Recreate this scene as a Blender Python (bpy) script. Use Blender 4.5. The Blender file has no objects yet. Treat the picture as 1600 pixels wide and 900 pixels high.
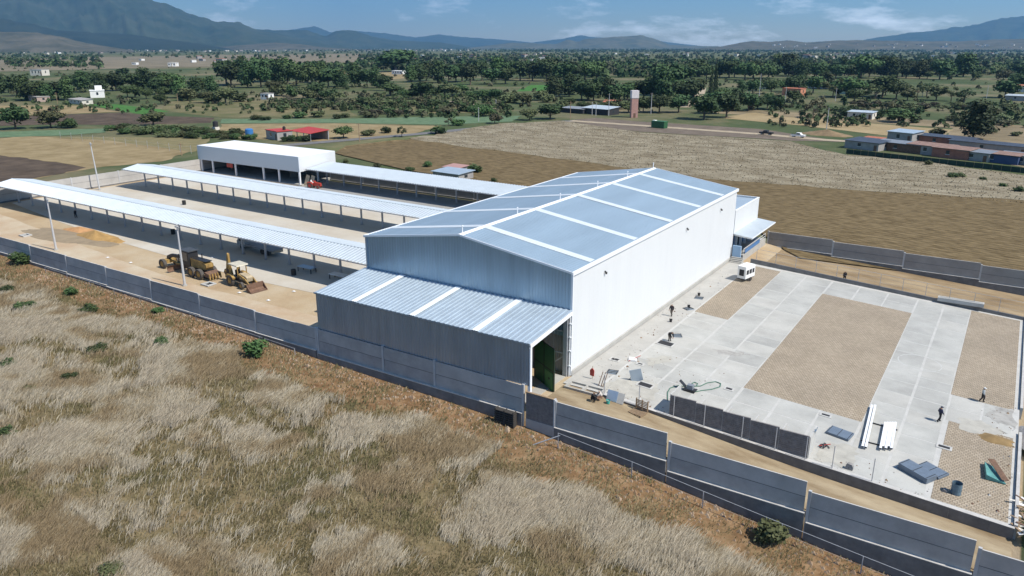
import bpy, bmesh, math, random
import numpy as np
from mathutils import Vector, Matrix
R = math.radians
random.seed(7); rng = np.random.default_rng(7)
sc = bpy.context.scene
col = sc.collection

# ---------------------------------------------------------------- camera
CAM = np.array([37.934, -70.690, 36.210]); YAW, PIT, FPX = -0.5744, 0.3135, 1211.5
cd = bpy.data.cameras.new('camera'); cam = bpy.data.objects.new('camera', cd); col.objects.link(cam)
cam.location = CAM; cam.rotation_euler = (math.pi/2-PIT, 0, -YAW)
cd.sensor_width = 36; cd.lens = 36*FPX/1600; cd.clip_start = 0.5; cd.clip_end = 90000
sc.camera = cam
sc.render.resolution_x, sc.render.resolution_y = 1024, 576

# ---------------------------------------------------------------- sky, sun, exposure
SUN_EL, SUN_AZ = 51.0, 2.5            # sun stands over +X, a little towards +Y
w = bpy.data.worlds.new('World'); sc.world = w; w.use_nodes = True
nt = w.node_tree; nt.nodes.clear()
out = nt.nodes.new('ShaderNodeOutputWorld'); bg = nt.nodes.new('ShaderNodeBackground')
sky = nt.nodes.new('ShaderNodeTexSky'); sky.sky_type = 'NISHITA'; sky.sun_disc = False
sky.sun_elevation = R(SUN_EL); sky.sun_rotation = R(90-SUN_AZ)
sky.altitude = 1600; sky.air_density = 1.0; sky.dust_density = 0.2; sky.ozone_density = 3.0
tcw = nt.nodes.new('ShaderNodeTexCoord'); mpw = nt.nodes.new('ShaderNodeMapping'); mpw.inputs['Scale'].default_value = (4.2, 4.2, 15)
nzw = nt.nodes.new('ShaderNodeTexNoise'); nzw.inputs['Scale'].default_value = 1.7; nzw.inputs['Detail'].default_value = 7; nzw.inputs['Roughness'].default_value = .62
rmw = nt.nodes.new('ShaderNodeValToRGB'); rmw.color_ramp.elements[0].position = .53; rmw.color_ramp.elements[1].position = .68
rmw.color_ramp.elements[1].color = (.8, .8, .8, 1)
mxw = nt.nodes.new('ShaderNodeMix'); mxw.data_type = 'RGBA'; mxw.inputs['B'].default_value = (19, 20, 21, 1)
hsw = nt.nodes.new('ShaderNodeHueSaturation'); hsw.inputs['Saturation'].default_value = 1.6; hsw.inputs['Value'].default_value = 1.0
L = nt.links.new
L(tcw.outputs['Generated'], mpw.inputs['Vector']); L(mpw.outputs[0], nzw.inputs['Vector']); L(nzw.outputs['Fac'], rmw.inputs[0])
L(sky.outputs[0], hsw.inputs['Color']); L(hsw.outputs[0], mxw.inputs['A']); L(rmw.outputs[0], mxw.inputs['Factor'])
L(mxw.outputs['Result'], bg.inputs[0]); bg.inputs[1].default_value = 0.09; L(bg.outputs[0], out.inputs[0])
sl = bpy.data.lights.new('sun', 'SUN'); sun = bpy.data.objects.new('sun', sl); col.objects.link(sun)
sl.energy = 5.0; sl.angle = R(.53); sl.color = (1, .95, .87)
sdir = Vector((math.cos(R(SUN_EL))*math.cos(R(SUN_AZ)), math.cos(R(SUN_EL))*math.sin(R(SUN_AZ)), math.sin(R(SUN_EL))))
sun.rotation_euler = sdir.to_track_quat('Z', 'Y').to_euler()
vs = sc.view_settings; vs.view_transform = 'Standard'; vs.look = 'None'; vs.gamma = 1; vs.exposure = .32; vs.use_curve_mapping = False
sc.cycles.max_bounces = 6; sc.cycles.diffuse_bounces = 2; sc.cycles.glossy_bounces = 3; sc.cycles.volume_bounces = 0; sc.cycles.transparent_max_bounces = 6
sc.cycles.use_denoising = True

# ---------------------------------------------------------------- pixel -> place
_fw = np.array([math.sin(YAW)*math.cos(PIT), math.cos(YAW)*math.cos(PIT), -math.sin(PIT)])
_r = np.array([math.cos(YAW), -math.sin(YAW), 0]); _u = np.cross(_r, _fw)
def ray(x, y): return _fw*FPX+_r*(x-800)+_u*(450-y)
def G(x, y, z=0.):                      # pixel on the level ground z
    d = ray(x, y); return CAM+d*((z-CAM[2])/d[2])
_T = np.concatenate([np.geomspace(25, 2000, 150), np.geomspace(2010, 28000, 70)])
def GF(x, y, fn):                       # pixel on a height field: first crossing of the ray
    d = ray(x, y); d = d/np.linalg.norm(d)
    def gap(t): return CAM[2]+d[2]*t-fn(CAM[0]+d[0]*t, CAM[1]+d[1]*t)
    g_ = gap(_T); k = int(np.argmax(g_ <= 0)) if (g_ <= 0).any() else len(_T)-1
    lo, hi = _T[max(k-1, 0)], _T[k]
    for _ in range(22):
        m = (lo+hi)/2
        if gap(m) > 0: lo = m
        else: hi = m
    p = CAM+d*hi
    return float(p[0]), float(p[1]), float(fn(p[0], p[1]))
def GFv(x, y):                          # many far pixels at once, on the open ground
    d = _fw[None]*FPX+_r[None]*(x-800)[:, None]+_u[None]*(450-y)[:, None]; d /= np.linalg.norm(d, axis=1)[:, None]
    lo = np.full(len(x), 250.); hi = np.full(len(x), 26000.)
    for _ in range(40):
        m = (lo+hi)/2; q = CAM+d*m[:, None]; up = q[:, 2] > zt(q[:, 0], q[:, 1]); lo = np.where(up, m, lo); hi = np.where(up, hi, m)
    q = CAM+d*hi[:, None]; q[:, 2] = zt(q[:, 0], q[:, 1]); return q
def pix(P):
    P = np.asarray(P, float)-CAM; d = P@_fw
    return 800+FPX*(P@_r)/d, 450-FPX*(P@_u)/d
def mpp(P): return float(np.dot(np.asarray(P, float)-CAM, _fw))/FPX   # metres per photo pixel at P

# ---------------------------------------------------------------- ground heights
def smooth(a, b, x):
    t = np.clip((x-a)/(b-a), 0, 1); return t*t*(3-2*t)
def gz(x): return np.clip(-.007*(np.asarray(x, float)+40), 0, .78)
def zs(x): return -.06*np.clip(np.asarray(x, float)-4, 0, 44)
def zo(x): return np.interp(x, [-200, -151, -110, -55, -30, -10, 0, 10, 22, 30, 45, 90], [.7, .4, -.2, -1.0, -1.75, -2.15, -2.5, -3.2, -4.5, -5.3, -6.6, -8])
def zt(x, y):
    x = np.asarray(x, float); y = np.asarray(y, float)
    inside = np.where(x <= -.5, gz(x), np.where(y > 50, zs(x)-.75*smooth(-.5, 6, x), zs(x)-.12-.95*smooth(2, 30, x)))
    front = zo(x)+.12*np.sin(x*.21+y*.13)*smooth(-11, -18, y)-.03*np.clip(-9-y, 0, 60)*.4
    rear = np.where(x > -20, zs(x)*.85-.5*smooth(-20, 10, x), gz(x))*(1-smooth(74, 150, y))
    side = .78*(1-smooth(-151, -260, x))*(1-smooth(90, 200, y))
    z = inside
    z = np.where(y > 72.1, np.where(x < -151.1, side, rear), z)
    z = np.where((x < -151.1) & (y <= 72.1), side, z)
    z = np.where((x > 43.6) & (y <= 72.1) & (y > -8.97), zs(x)-.9, z)
    z = np.where(y < -8.97, front, z)
    z = np.where((y < -8.97) & (x < -151.1), front*(smooth(-260, -151, x)), z)
    s = (x-CAM[0])*math.sin(YAW)+(y-CAM[1])*math.cos(YAW)          # the valley floor falls away gently towards the towns
    return z-.0118*60*np.logaddexp(0, (s-700)/60)
def ztf(x, y):
    z = zt(x, y); return z if np.ndim(x) else float(z)

# ---------------------------------------------------------------- materials
MATS = {}
def mat(name, c, rough=.8, metal=0., var=0., vscale=1., c2=None, bump=0., bscale=8., spec=.4, detail=5., stretch=None, extra=None):
    if name in MATS: return MATS[name]
    m = bpy.data.materials.new(name); m.use_nodes = True; n = m.node_tree; b = n.nodes['Principled BSDF']
    b.inputs['Base Color'].default_value = (*c, 1); b.inputs['Roughness'].default_value = rough; b.inputs['Metallic'].default_value = metal
    b.inputs['Specular IOR Level'].default_value = spec
    tc = n.nodes.new('ShaderNodeTexCoord'); vec = tc.outputs['Object']
    if stretch:
        mp = n.nodes.new('ShaderNodeMapping'); mp.inputs['Scale'].default_value = stretch; n.links.new(vec, mp.inputs[0]); vec = mp.outputs[0]
    if var or c2:
        nz = n.nodes.new('ShaderNodeTexNoise'); nz.inputs['Scale'].default_value = vscale; nz.inputs['Detail'].default_value = detail; nz.inputs['Roughness'].default_value = .65
        n.links.new(vec, nz.inputs['Vector'])
        rp = n.nodes.new('ShaderNodeValToRGB'); rp.color_ramp.elements[0].position = .33; rp.color_ramp.elements[1].position = .67
        a, d = (c, c2) if c2 else (tuple(v*(1-var) for v in c), tuple(min(1, v*(1+var)) for v in c))
        rp.color_ramp.elements[0].color = (*a, 1); rp.color_ramp.elements[1].color = (*d, 1)
        n.links.new(nz.outputs['Fac'], rp.inputs[0]); n.links.new(rp.outputs[0], b.inputs['Base Color'])
    if bump:
        nb = n.nodes.new('ShaderNodeTexNoise'); nb.inputs['Scale'].default_value = bscale; nb.inputs['Detail'].default_value = 6
        n.links.new(vec, nb.inputs['Vector'])
        bp = n.nodes.new('ShaderNodeBump'); bp.inputs['Strength'].default_value = 1; bp.inputs['Distance'].default_value = bump
        n.links.new(nb.outputs['Fac'], bp.inputs['Height']); n.links.new(bp.outputs[0], b.inputs['Normal'])
    MATS[name] = m; return m
def attr_mat(name, attr='col', rough=.9, transl=0.):
    m = bpy.data.materials.new(name); m.use_nodes = True; n = m.node_tree; b = n.nodes['Principled BSDF']
    a = n.nodes.new('ShaderNodeAttribute'); a.attribute_name = attr; n.links.new(a.outputs['Color'], b.inputs['Base Color'])
    b.inputs['Roughness'].default_value = rough; b.inputs['Specular IOR Level'].default_value = .2
    MATS[name] = m; return m
def leaf_mat(name, c, c2):
    m = bpy.data.materials.new(name); m.use_nodes = True; n = m.node_tree; b = n.nodes['Principled BSDF']
    tc = n.nodes.new('ShaderNodeTexCoord'); nz = n.nodes.new('ShaderNodeTexNoise'); nz.inputs['Scale'].default_value = .55; nz.inputs['Detail'].default_value = 4
    oi = n.nodes.new('ShaderNodeObjectInfo'); rp = n.nodes.new('ShaderNodeValToRGB')
    rp.color_ramp.elements[0].position = .35; rp.color_ramp.elements[1].position = .68; rp.color_ramp.elements[0].color = (*c, 1); rp.color_ramp.elements[1].color = (*c2, 1)
    hs = n.nodes.new('ShaderNodeHueSaturation'); mr = n.nodes.new('ShaderNodeMapRange'); mr.inputs['To Min'].default_value = .55; mr.inputs['To Max'].default_value = 1.5
    mh = n.nodes.new('ShaderNodeMapRange'); mh.inputs['To Min'].default_value = .465; mh.inputs['To Max'].default_value = .52
    L = n.links.new
    L(tc.outputs['Object'], nz.inputs['Vector']); L(nz.outputs['Fac'], rp.inputs[0]); L(rp.outputs[0], hs.inputs['Color'])
    L(oi.outputs['Random'], mr.inputs[0]); L(mr.outputs[0], hs.inputs['Value']); L(oi.outputs['Random'], mh.inputs[0]); L(mh.outputs[0], hs.inputs['Hue'])
    L(hs.outputs[0], b.inputs['Base Color']); b.inputs['Roughness'].default_value = .7; b.inputs['Specular IOR Level'].default_value = .25
    MATS[name] = m; return m

# ---------------------------------------------------------------- mesh collector
class MB:
    def __init__(s): s.v, s.f, s.m = [], [], []
    def add(s, vs, fs, mi=0):
        o = len(s.v); s.v += [tuple(map(float, p)) for p in vs]; s.f += [tuple(i+o for i in f) for f in fs]; s.m += [mi]*len(fs); return s
    def box(s, x0, x1, y0, y1, z0, z1, mi=0):
        return s.add([(x0, y0, z0), (x1, y0, z0), (x1, y1, z0), (x0, y1, z0), (x0, y0, z1), (x1, y0, z1), (x1, y1, z1), (x0, y1, z1)],
                     [(3, 2, 1, 0), (4, 5, 6, 7), (0, 1, 5, 4), (1, 2, 6, 5), (2, 3, 7, 6), (3, 0, 4, 7)], mi)
    def hexa(s, p, mi=0):      # 8 points: bottom four then top four
        return s.add(p, [(3, 2, 1, 0), (4, 5, 6, 7), (0, 1, 5, 4), (1, 2, 6, 5), (2, 3, 7, 6), (3, 0, 4, 7)], mi)
    def bar(s, a, b, w, h, mi=0, up=(0, 0, 1)):   # rectangular bar between two points
        a, b = Vector(a), Vector(b); d = (b-a).normalized(); up = Vector(up)
        if abs(d.dot(up)) > .95: up = Vector((1, 0, 0))
        x = d.cross(up).normalized(); y = x.cross(d)
        q = [(-w/2, -h/2), (w/2, -h/2), (w/2, h/2), (-w/2, h/2)]
        return s.hexa([a+x*i+y*j for i, j in q]+[b+x*i+y*j for i, j in q], mi)
    def cyl(s, a, b, r0, r1=None, n=8, mi=0, caps=True):
        a, b = Vector(a), Vector(b); r1 = r0 if r1 is None else r1; d = (b-a).normalized()
        t = Vector((0, 0, 1)) if abs(d.z) < .9 else Vector((1, 0, 0)); x = d.cross(t).normalized(); y = d.cross(x)
        vs = []
        for c, r in ((a, r0), (b, r1)):
            vs += [c+x*r*math.cos(2*math.pi*i/n)+y*r*math.sin(2*math.pi*i/n) for i in range(n)]
        fs = [(i, (i+1) % n, n+(i+1) % n, n+i) for i in range(n)]
        if caps: fs += [tuple(range(n-1, -1, -1)), tuple(range(n, 2*n))]
        return s.add(vs, fs, mi)
    def path(s, pts, r, n=6, mi=0):
        for a, b in zip(pts[:-1], pts[1:]):
            s.cyl(a, b, r, r, n, mi)
        return s
    def prism(s, poly, a, b, axis='y', mi=0):      # polygon in the plane across axis, from a to b
        n = len(poly); P = {'y': lambda p, t: (p[0], t, p[1]), 'x': lambda p, t: (t, p[0], p[1]), 'z': lambda p, t: (p[0], p[1], t)}[axis]
        return s.add([P(p, a) for p in poly]+[P(p, b) for p in poly],
                     [(i, (i+1) % n, n+(i+1) % n, n+i) for i in range(n)]+[tuple(range(n-1, -1, -1)), tuple(range(n, 2*n))], mi)
    def mesh(s, name, mats, smooth=False):
        me = bpy.data.meshes.new(name); me.from_pydata(s.v, [], s.f)
        for m in (mats if isinstance(mats, (list, tuple)) else [mats]): me.materials.append(m)
        if any(s.m): me.polygons.foreach_set('material_index', s.m)
        bm = bmesh.new(); bm.from_mesh(me); bmesh.ops.recalc_face_normals(bm, faces=bm.faces); bm.to_mesh(me); bm.free()
        if smooth: me.polygons.foreach_set('use_smooth', [True]*len(me.polygons))
        me.update(); return me
    def build(s, name, mats, parent=None, smooth=False, **k):
        return link(name, s.mesh(name, mats, smooth), parent, **k)
def link(name, me, parent=None, label=None, cat=None, group=None, kind=None, loc=None, rz=0., scale=None):
    o = bpy.data.objects.new(name, me); col.objects.link(o); o.parent = parent
    if loc is not None: o.location = loc
    if rz: o.rotation_euler[2] = rz
    if scale is not None: o.scale = scale if hasattr(scale, '__len__') else (scale,)*3
    if label: o['label'] = label
    if cat: o['category'] = cat
    if group: o['group'] = group
    if kind: o['kind'] = kind
    return o
def thing(name, label, cat, loc=(0, 0, 0), rz=0., group=None, scale=None): return link(name, None, None, label, cat, group, None, loc, rz, scale)
def copy_tree(o, parent=None):
    c = o.copy(); col.objects.link(c); c.parent = parent
    for ch in o.children: copy_tree(ch, c)
    return c
def corr(mb, O, S, T, pitch, depth, N, tfun=None, mi=0, duty=.55):
    """ribbed sheet: O origin, S vector across the ribs, T vector along the ribs, N outward normal; tfun(s01)->(t0,t1)"""
    O, S, T, N = map(Vector, (O, S, T, N)); Ls = S.length; n = max(1, round(Ls/pitch)); vs = []; fs = []
    prof = []
    for i in range(n):
        prof += [((i)/n, 0), ((i+duty*.8)/n, 0), ((i+duty)/n, 1), ((i+.93)/n, 1)]
    prof.append((1, 0))
    for s, h in prof:
        t0, t1 = tfun(s) if tfun else (0, 1)
        vs += [O+S*s+T*t0+N*(h*depth), O+S*s+T*t1+N*(h*depth)]
    for i in range(len(prof)-1): fs.append((2*i, 2*i+2, 2*i+3, 2*i+1))
    mb.add(vs, fs, mi); return mb

# ---------------------------------------------------------------- palette
galv = mat('galvanised_steel', (.42, .50, .58), .38, .55, .06, .5)
roofblue = mat('galvanised_roof', (.28, .37, .45), .6, .1, .07, .3, stretch=(1, .15, 1))
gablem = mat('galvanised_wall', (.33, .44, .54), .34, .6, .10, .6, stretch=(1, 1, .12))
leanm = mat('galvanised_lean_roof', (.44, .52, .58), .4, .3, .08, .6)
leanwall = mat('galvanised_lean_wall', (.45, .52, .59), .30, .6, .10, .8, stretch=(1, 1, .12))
canroof = mat('white_coated_roof', (.50, .55, .58), .45, .15, .05, .5)
whitep = mat('white_wall_panel', (.66, .67, .67), .55, 0, .02, .5, stretch=(1, 1, .2))
whitetrim = mat('white_trim', (.80, .81, .82), .5)
skyl = mat('translucent_strip', (.72, .76, .78), .4)
steelpost = mat('grey_painted_steel', (.42, .43, .45), .5, .2, .08, 2)
conc = mat('concrete', (.40, .385, .35), .9, 0, .10, .35, bump=.004, bscale=6)
concpale = mat('pale_concrete_joint', (.465, .455, .425), .9, 0, .08, .8)
slabm = mat('slab_concrete', (.385, .38, .35), .88, 0, .19, .16, bump=.004, bscale=5)
slabm2 = mat('slab_concrete_warm', (.41, .40, .365), .88, 0, .13, .25, bump=.004, bscale=5)
panelm = mat('precast_panel', (.38, .37, .36), .85, 0, .16, .5, bump=.004, bscale=9)
panelm2 = mat('precast_panel_pale', (.43, .415, .40), .85, 0, .14, .4, bump=.004, bscale=9)
panelm3 = mat('precast_panel_dark', (.335, .325, .32), .85, 0, .16, .6, bump=.004, bscale=9)
paneltan = mat('precast_panel_warm', (.30, .285, .27), .85, 0, .12, .4, bump=.004, bscale=9)
postm = mat('precast_post', (.46, .46, .46), .85, 0, .08, 1)
footm = mat('dark_block_footing', (.17, .165, .16), .9, 0, .22, .8, bump=.01, bscale=4)
ledgem = mat('mortar_ledge', (.48, .46, .43), .9, 0, .12, 1)
dark = mat('painted_dark_interior', (.03, .03, .032), .8)  # near-black stands in for shade inside holes, openings and open sheds
black = mat('black_rubber', (.025, .025, .025), .75)
blackm = mat('black_metal', (.035, .035, .037), .45, .3)
yellow = mat('worn_yellow_paint', (.17, .105, .035), .65, 0, c2=(.47, .30, .09), vscale=1.3)
rustm = mat('rusty_steel', (.17, .10, .065), .85, .1, .3, 3)
glass = mat('dark_glass', (.03, .04, .05), .08, 0, spec=.8)
redm = mat('red_paint', (.42, .05, .035), .5, 0, .12, 1)
greenm = mat('green_gate_paint', (.035, .12, .045), .5, 0, .12, 2)
bluem = mat('blue_paint', (.07, .18, .38), .5, 0, .1, 2)
tealm = mat('teal_sheet', (.10, .27, .25), .6, 0, .2, 2)
woodm = mat('weathered_wood', (.30, .21, .13), .85, 0, .25, 4, stretch=(1, 6, 6))
blockm = mat('dark_concrete_block', (.19, .175, .17), .9, 0, .25, 2.2, bump=.01, bscale=6)
sandm = mat('ochre_sand', (.36, .22, .08), .95, 0, .18, .8, bump=.03, bscale=3)
gravm = mat('grey_gravel', (.26, .25, .24), .95, 0, .35, 5, bump=.06, bscale=6)
brickm = mat('red_brick', (.36, .15, .10), .85, 0, .2, 1)
tilem = mat('terracotta_roof', (.40, .14, .08), .8, 0, .2, 1)
cream = mat('cream_wall', (.62, .58, .50), .85, 0, .1, .5)
whitew = mat('whitewashed_wall', (.78, .77, .74), .8, 0, .06, .5)
greyw = mat('bare_block_wall', (.33, .31, .29), .9, 0, .15, .6)
barkm = mat('bark', (.13, .095, .07), .9, 0, .25, 3)
# ================================================================ GROUND
def soil_material():
    m = bpy.data.materials.new('dry_valley_soil'); m.use_nodes = True; n = m.node_tree; b = n.nodes['Principled BSDF']; L = n.links.new
    tc = n.nodes.new('ShaderNodeTexCoord'); at = n.nodes.new('ShaderNodeAttribute'); at.attribute_name = 'zone'
    def noise(s, d=6, r=.65):
        z = n.nodes.new('ShaderNodeTexNoise'); z.inputs['Scale'].default_value = s; z.inputs['Detail'].default_value = d; z.inputs['Roughness'].default_value = r
        L(tc.outputs['Object'], z.inputs['Vector']); return z.outputs['Fac']
    def ramp(f, *st):
        r = n.nodes.new('ShaderNodeValToRGB'); e = r.color_ramp.elements
        while len(e) < len(st): e.new(.5)
        for k, (p, c) in enumerate(st): e[k].position = p; e[k].color = (*c, 1)
        L(f, r.inputs[0]); return r.outputs[0]
    def mix(f, a, c):
        x = n.nodes.new('ShaderNodeMix'); x.data_type = 'RGBA'; L(f, x.inputs['Factor']); L(a, x.inputs['A']); L(c, x.inputs['B']); return x.outputs['Result']
    land = ramp(noise(.012, 9, .7), (.30, (.04, .065, .025)), (.48, (.075, .095, .04)), (.58, (.15, .135, .075)), (.72, (.24, .19, .12)))
    weeds = ramp(noise(.9, 8, .75), (.32, (.085, .07, .034)), (.5, (.165, .13, .068)), (.68, (.25, .195, .11)))
    yard = ramp(noise(.09, 8, .62), (.3, (.34, .235, .135)), (.5, (.42, .32, .20)), (.72, (.48, .40, .285)))
    sp = n.nodes.new('ShaderNodeSeparateColor'); L(at.outputs['Color'], sp.inputs[0])
    earth = ramp(noise(.8, 8, .7), (.3, (.11, .062, .03)), (.5, (.21, .125, .062)), (.7, (.33, .225, .13)))
    nm = n.nodes.new('ShaderNodeMath'); nm.operation = 'MULTIPLY_ADD'; nm.inputs[1].default_value = 2.2; nm.inputs[2].default_value = -1.1; L(noise(.35, 6), nm.inputs[0])
    ad = n.nodes.new('ShaderNodeMath'); ad.use_clamp = True; L(sp.outputs[2], ad.inputs[0]); L(nm.outputs[0], ad.inputs[1])
    mu = n.nodes.new('ShaderNodeMath'); mu.operation = 'MULTIPLY'; mu.use_clamp = True; L(ad.outputs[0], mu.inputs[0]); L(sp.outputs[0], mu.inputs[1])
    c1 = mix(mu.outputs[0], mix(sp.outputs[0], land, weeds), earth); c2 = mix(sp.outputs[1], c1, yard)
    L(c2, b.inputs['Base Color']); b.inputs['Roughness'].default_value = .95; b.inputs['Specular IOR Level'].default_value = .15
    bp = n.nodes.new('ShaderNodeBump'); bp.inputs['Distance'].default_value = .12; bp.inputs['Strength'].default_value = .8; L(noise(1.6, 8, .7), bp.inputs['Height']); L(bp.outputs[0], b.inputs['Normal'])
    return m
def lines(a, b, s): return list(np.arange(a, b, s))
xs = sorted(set([-23800, -17000, -12000, -8000, -5000, -3500, -2500, -1800, -1300, -1150, -1000, -900, -800, -720, -650, -580, -520, -470, -420, -380, -350, -300, -260, -230, -200, -180, -165] + [-151.2, -151.05] + lines(-150, -40, 5) + lines(-40, 43, 2) + [43.55, 43.7] + lines(45, 90, 4) + [100, 120, 150, 200, 260, 320, 380, 440, 500, 600, 700, 1000, 1500, 2500, 5000, 12000, 19800]))
ys = sorted(set([-4800, -2400, -1000, -400, -200, -140, -110] + lines(-95, -12, 3) + [-11, -10, -9.4, -9.04, -8.9] + lines(-7, 72, 4) + [50.01, 49.9, 72.02, 72.2] + lines(75, 160, 6) + lines(165, 420, 25) + [445, 480, 520, 560, 610, 660, 720, 800, 900, 1050, 1200, 1400, 1600, 2200, 3000, 4500, 7000, 11000, 18000, 24300]))
X, Y = np.meshgrid(xs, ys); Z = zt(X, Y)
nx, ny = len(xs), len(ys)
V = np.stack([X, Y, Z], -1).reshape(-1, 3)
idx = np.arange(nx*ny).reshape(ny, nx)
F = np.stack([idx[:-1, :-1], idx[:-1, 1:], idx[1:, 1:], idx[1:, :-1]], -1).reshape(-1, 4)
def np_mesh(name, V, F, mats, colors=None, attr='col'):
    me = bpy.data.meshes.new(name); nv, nf, k = len(V), len(F), F.shape[1]
    me.vertices.add(nv); me.vertices.foreach_set('co', np.asarray(V, np.float32).ravel())
    me.loops.add(nf*k); me.loops.foreach_set('vertex_index', np.asarray(F, np.int32).ravel())
    me.polygons.add(nf); me.polygons.foreach_set('loop_start', np.arange(0, nf*k, k, dtype=np.int32)); me.polygons.foreach_set('loop_total', np.full(nf, k, np.int32))
    me.update(calc_edges=True)
    if colors is not None:
        a = me.color_attributes.new(attr, 'FLOAT_COLOR', 'POINT'); a.data.foreach_set('color', np.concatenate([colors, np.ones((nv, 1))], 1).astype(np.float32).ravel())
    for m in (mats if isinstance(mats, (list, tuple)) else [mats]): me.materials.append(m)
    return me
zone = np.zeros((nx*ny, 3)); vx, vy = V[:, 0], V[:, 1]
zone[:, 0] = ((vy < -8.97) & (vy > -150) & (vx > -220) & (vx < 160))
zone[:, 2] = np.interp(-9-vy, [0, 5.5, 11], [1.1, .85, 0])
zone[:, 1] = ((vx > -151.1) & (vx < 43.6) & (vy > -8.97) & (vy < 72.1))
gme = np_mesh('ground', V, F, soil_material(), zone, 'zone'); gme.polygons.foreach_set('use_smooth', [True]*len(gme.polygons))
link('ground', gme, kind='structure', label='dry valley floor of soil and scrub reaching to the mountains')

# ---- field sheets draped on the ground
def drape(name, pts, m, lift, step=12., label=None, kind='structure', fn=ztf, parent=None):
    bm = bmesh.new(); vs = [bm.verts.new((p[0], p[1], 0)) for p in pts]; bm.faces.new(vs)
    xsn = [p[0] for p in pts]; ysn = [p[1] for p in pts]
    for ax, lo, hi in ((0, min(xsn), max(xsn)), (1, min(ysn), max(ysn))):
        k = math.floor(lo/step)+1
        while k*step < hi:
            co = [0, 0, 0]; no = [0, 0, 0]; co[ax] = k*step; no[ax] = 1
            bmesh.ops.bisect_plane(bm, geom=bm.verts[:]+bm.edges[:]+bm.faces[:], plane_co=co, plane_no=no); k += 1
    bmesh.ops.triangulate(bm, faces=bm.faces[:])
    for v in bm.verts: v.co.z = fn(v.co.x, v.co.y)+lift
    bmesh.ops.recalc_face_normals(bm, faces=bm.faces)
    if sum(f.normal.z for f in bm.faces) < 0: bmesh.ops.reverse_faces(bm, faces=bm.faces[:])
    me = bpy.data.meshes.new(name); bm.to_mesh(me); bm.free(); me.materials.append(m)
    return link(name, me, parent, label, kind=kind)
def rough_edge(pts, amp, n=6):
    o = []
    for a, b in zip(pts, pts[1:]+pts[:1]):
        for i in range(n):
            t = i/n; o.append((a[0]+(b[0]-a[0])*t+(random.uniform(-amp, amp) if i else 0), a[1]+(b[1]-a[1])*t+(random.uniform(-amp, amp) if i else 0)))
    return o
def field(name, px, m, lift=.05, amp=1.2, step=14., label=None):
    return drape(name, rough_edge([tuple(GF(x, y, ztf)[:2]) for x, y in px], amp), m, lift, step, label)
plough = mat('ploughed_brown_earth', (.085, .06, .028), .95, 0, c2=(.215, .16, .085), vscale=.8, bump=.22, bscale=1.1, stretch=(.5, 1.3, 1), spec=.1, detail=9)
n_ = plough.node_tree; pb = n_.nodes['Principled BSDF']; src = pb.inputs['Base Color'].links[0].from_socket
wv_ = n_.nodes.new('ShaderNodeTexWave'); wv_.bands_direction = 'Y'; wv_.inputs['Scale'].default_value = .22; wv_.inputs['Distortion'].default_value = .5; wv_.inputs['Detail'].default_value = 4; wv_.inputs['Detail Scale'].default_value = 1.5
tcx = n_.nodes.new('ShaderNodeTexCoord'); n_.links.new(tcx.outputs['Object'], wv_.inputs['Vector'])
hsx = n_.nodes.new('ShaderNodeHueSaturation'); mrx = n_.nodes.new('ShaderNodeMapRange'); mrx.inputs['To Min'].default_value = .84; mrx.inputs['To Max'].default_value = 1.1
n_.links.new(wv_.outputs['Fac'], mrx.inputs[0]); n_.links.new(mrx.outputs[0], hsx.inputs['Value']); n_.links.new(src, hsx.inputs['Color']); n_.links.new(hsx.outputs[0], pb.inputs['Base Color'])
drygrass_f = mat('bleached_grass_field', (.15, .12, .075), .95, 0, c2=(.32, .28, .20), vscale=.22, bump=.06, bscale=1.5, spec=.1, detail=9, stretch=(.5, 1, 1))
strawf = mat('straw_field', (.20, .15, .075), .95, 0, c2=(.32, .25, .14), vscale=.12, spec=.1, detail=9)
greyplough = mat('grey_ploughed_strip', (.12, .095, .075), .95, 0, c2=(.19, .155, .12), vscale=.2, bump=.05, bscale=1.5, spec=.1, detail=8)
darkplough = mat('dark_ploughed_strip', (.06, .045, .033), .95, 0, c2=(.12, .09, .065), vscale=.15, spec=.1, detail=8)
cropm = mat('green_crop', (.055, .125, .045), .9, 0, c2=(.10, .19, .085), vscale=.3, bump=.12, bscale=1.2, spec=.1)
crop2 = mat('bluish_green_crop', (.085, .14, .075), .9, 0, c2=(.14, .20, .115), vscale=.3, bump=.1, bscale=1.2, spec=.1)
vivid = mat('young_green_crop', (.045, .13, .03), .9, 0, c2=(.08, .18, .045), vscale=.2, spec=.1)
mixf = mat('weedy_field', (.085, .10, .04), .95, 0, c2=(.21, .17, .095), vscale=.06, bump=.06, bscale=1, spec=.1, detail=9)
roadm = mat('grey_country_road', (.15, .145, .14), .9, 0, .12, .3)
trackm = mat('pale_dirt_track', (.38, .31, .215), .95, 0, .15, .3)
pitch = mat('worn_sports_pitch', (.27, .205, .11), .95, 0, c2=(.36, .28, .16), vscale=.05, spec=.1)
field('ploughed_field', [(1250, 405), (1720, 452), (1720, 324), (1600, 310), (1300, 291), (1130, 279), (1000, 262), (800, 237), (655, 217), (540, 229), (522, 240), (640, 268), (830, 298), (1000, 330), (1190, 366)], plough, .28, .5, 6, 'brown ploughed field behind the rear wall')
field('bleached_grass_field', [(640, 218), (800, 240), (1000, 266), (1130, 283), (1300, 296), (1600, 315), (1720, 329), (1720, 292), (1600, 276), (1460, 256), (1320, 243), (1235, 222), (1000, 208), (880, 190), (780, 194), (700, 208)], drygrass_f, .30, 1.5, 6, 'pale dry grass field beyond the ploughed one')
field('grey_ploughed_strip', [(880, 189), (1000, 206), (1235, 220), (1320, 222), (1190, 202), (1000, 190), (930, 184)], greyplough, .07, .8, 14, 'grey brown ploughed strip beside the dirt track')
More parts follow.
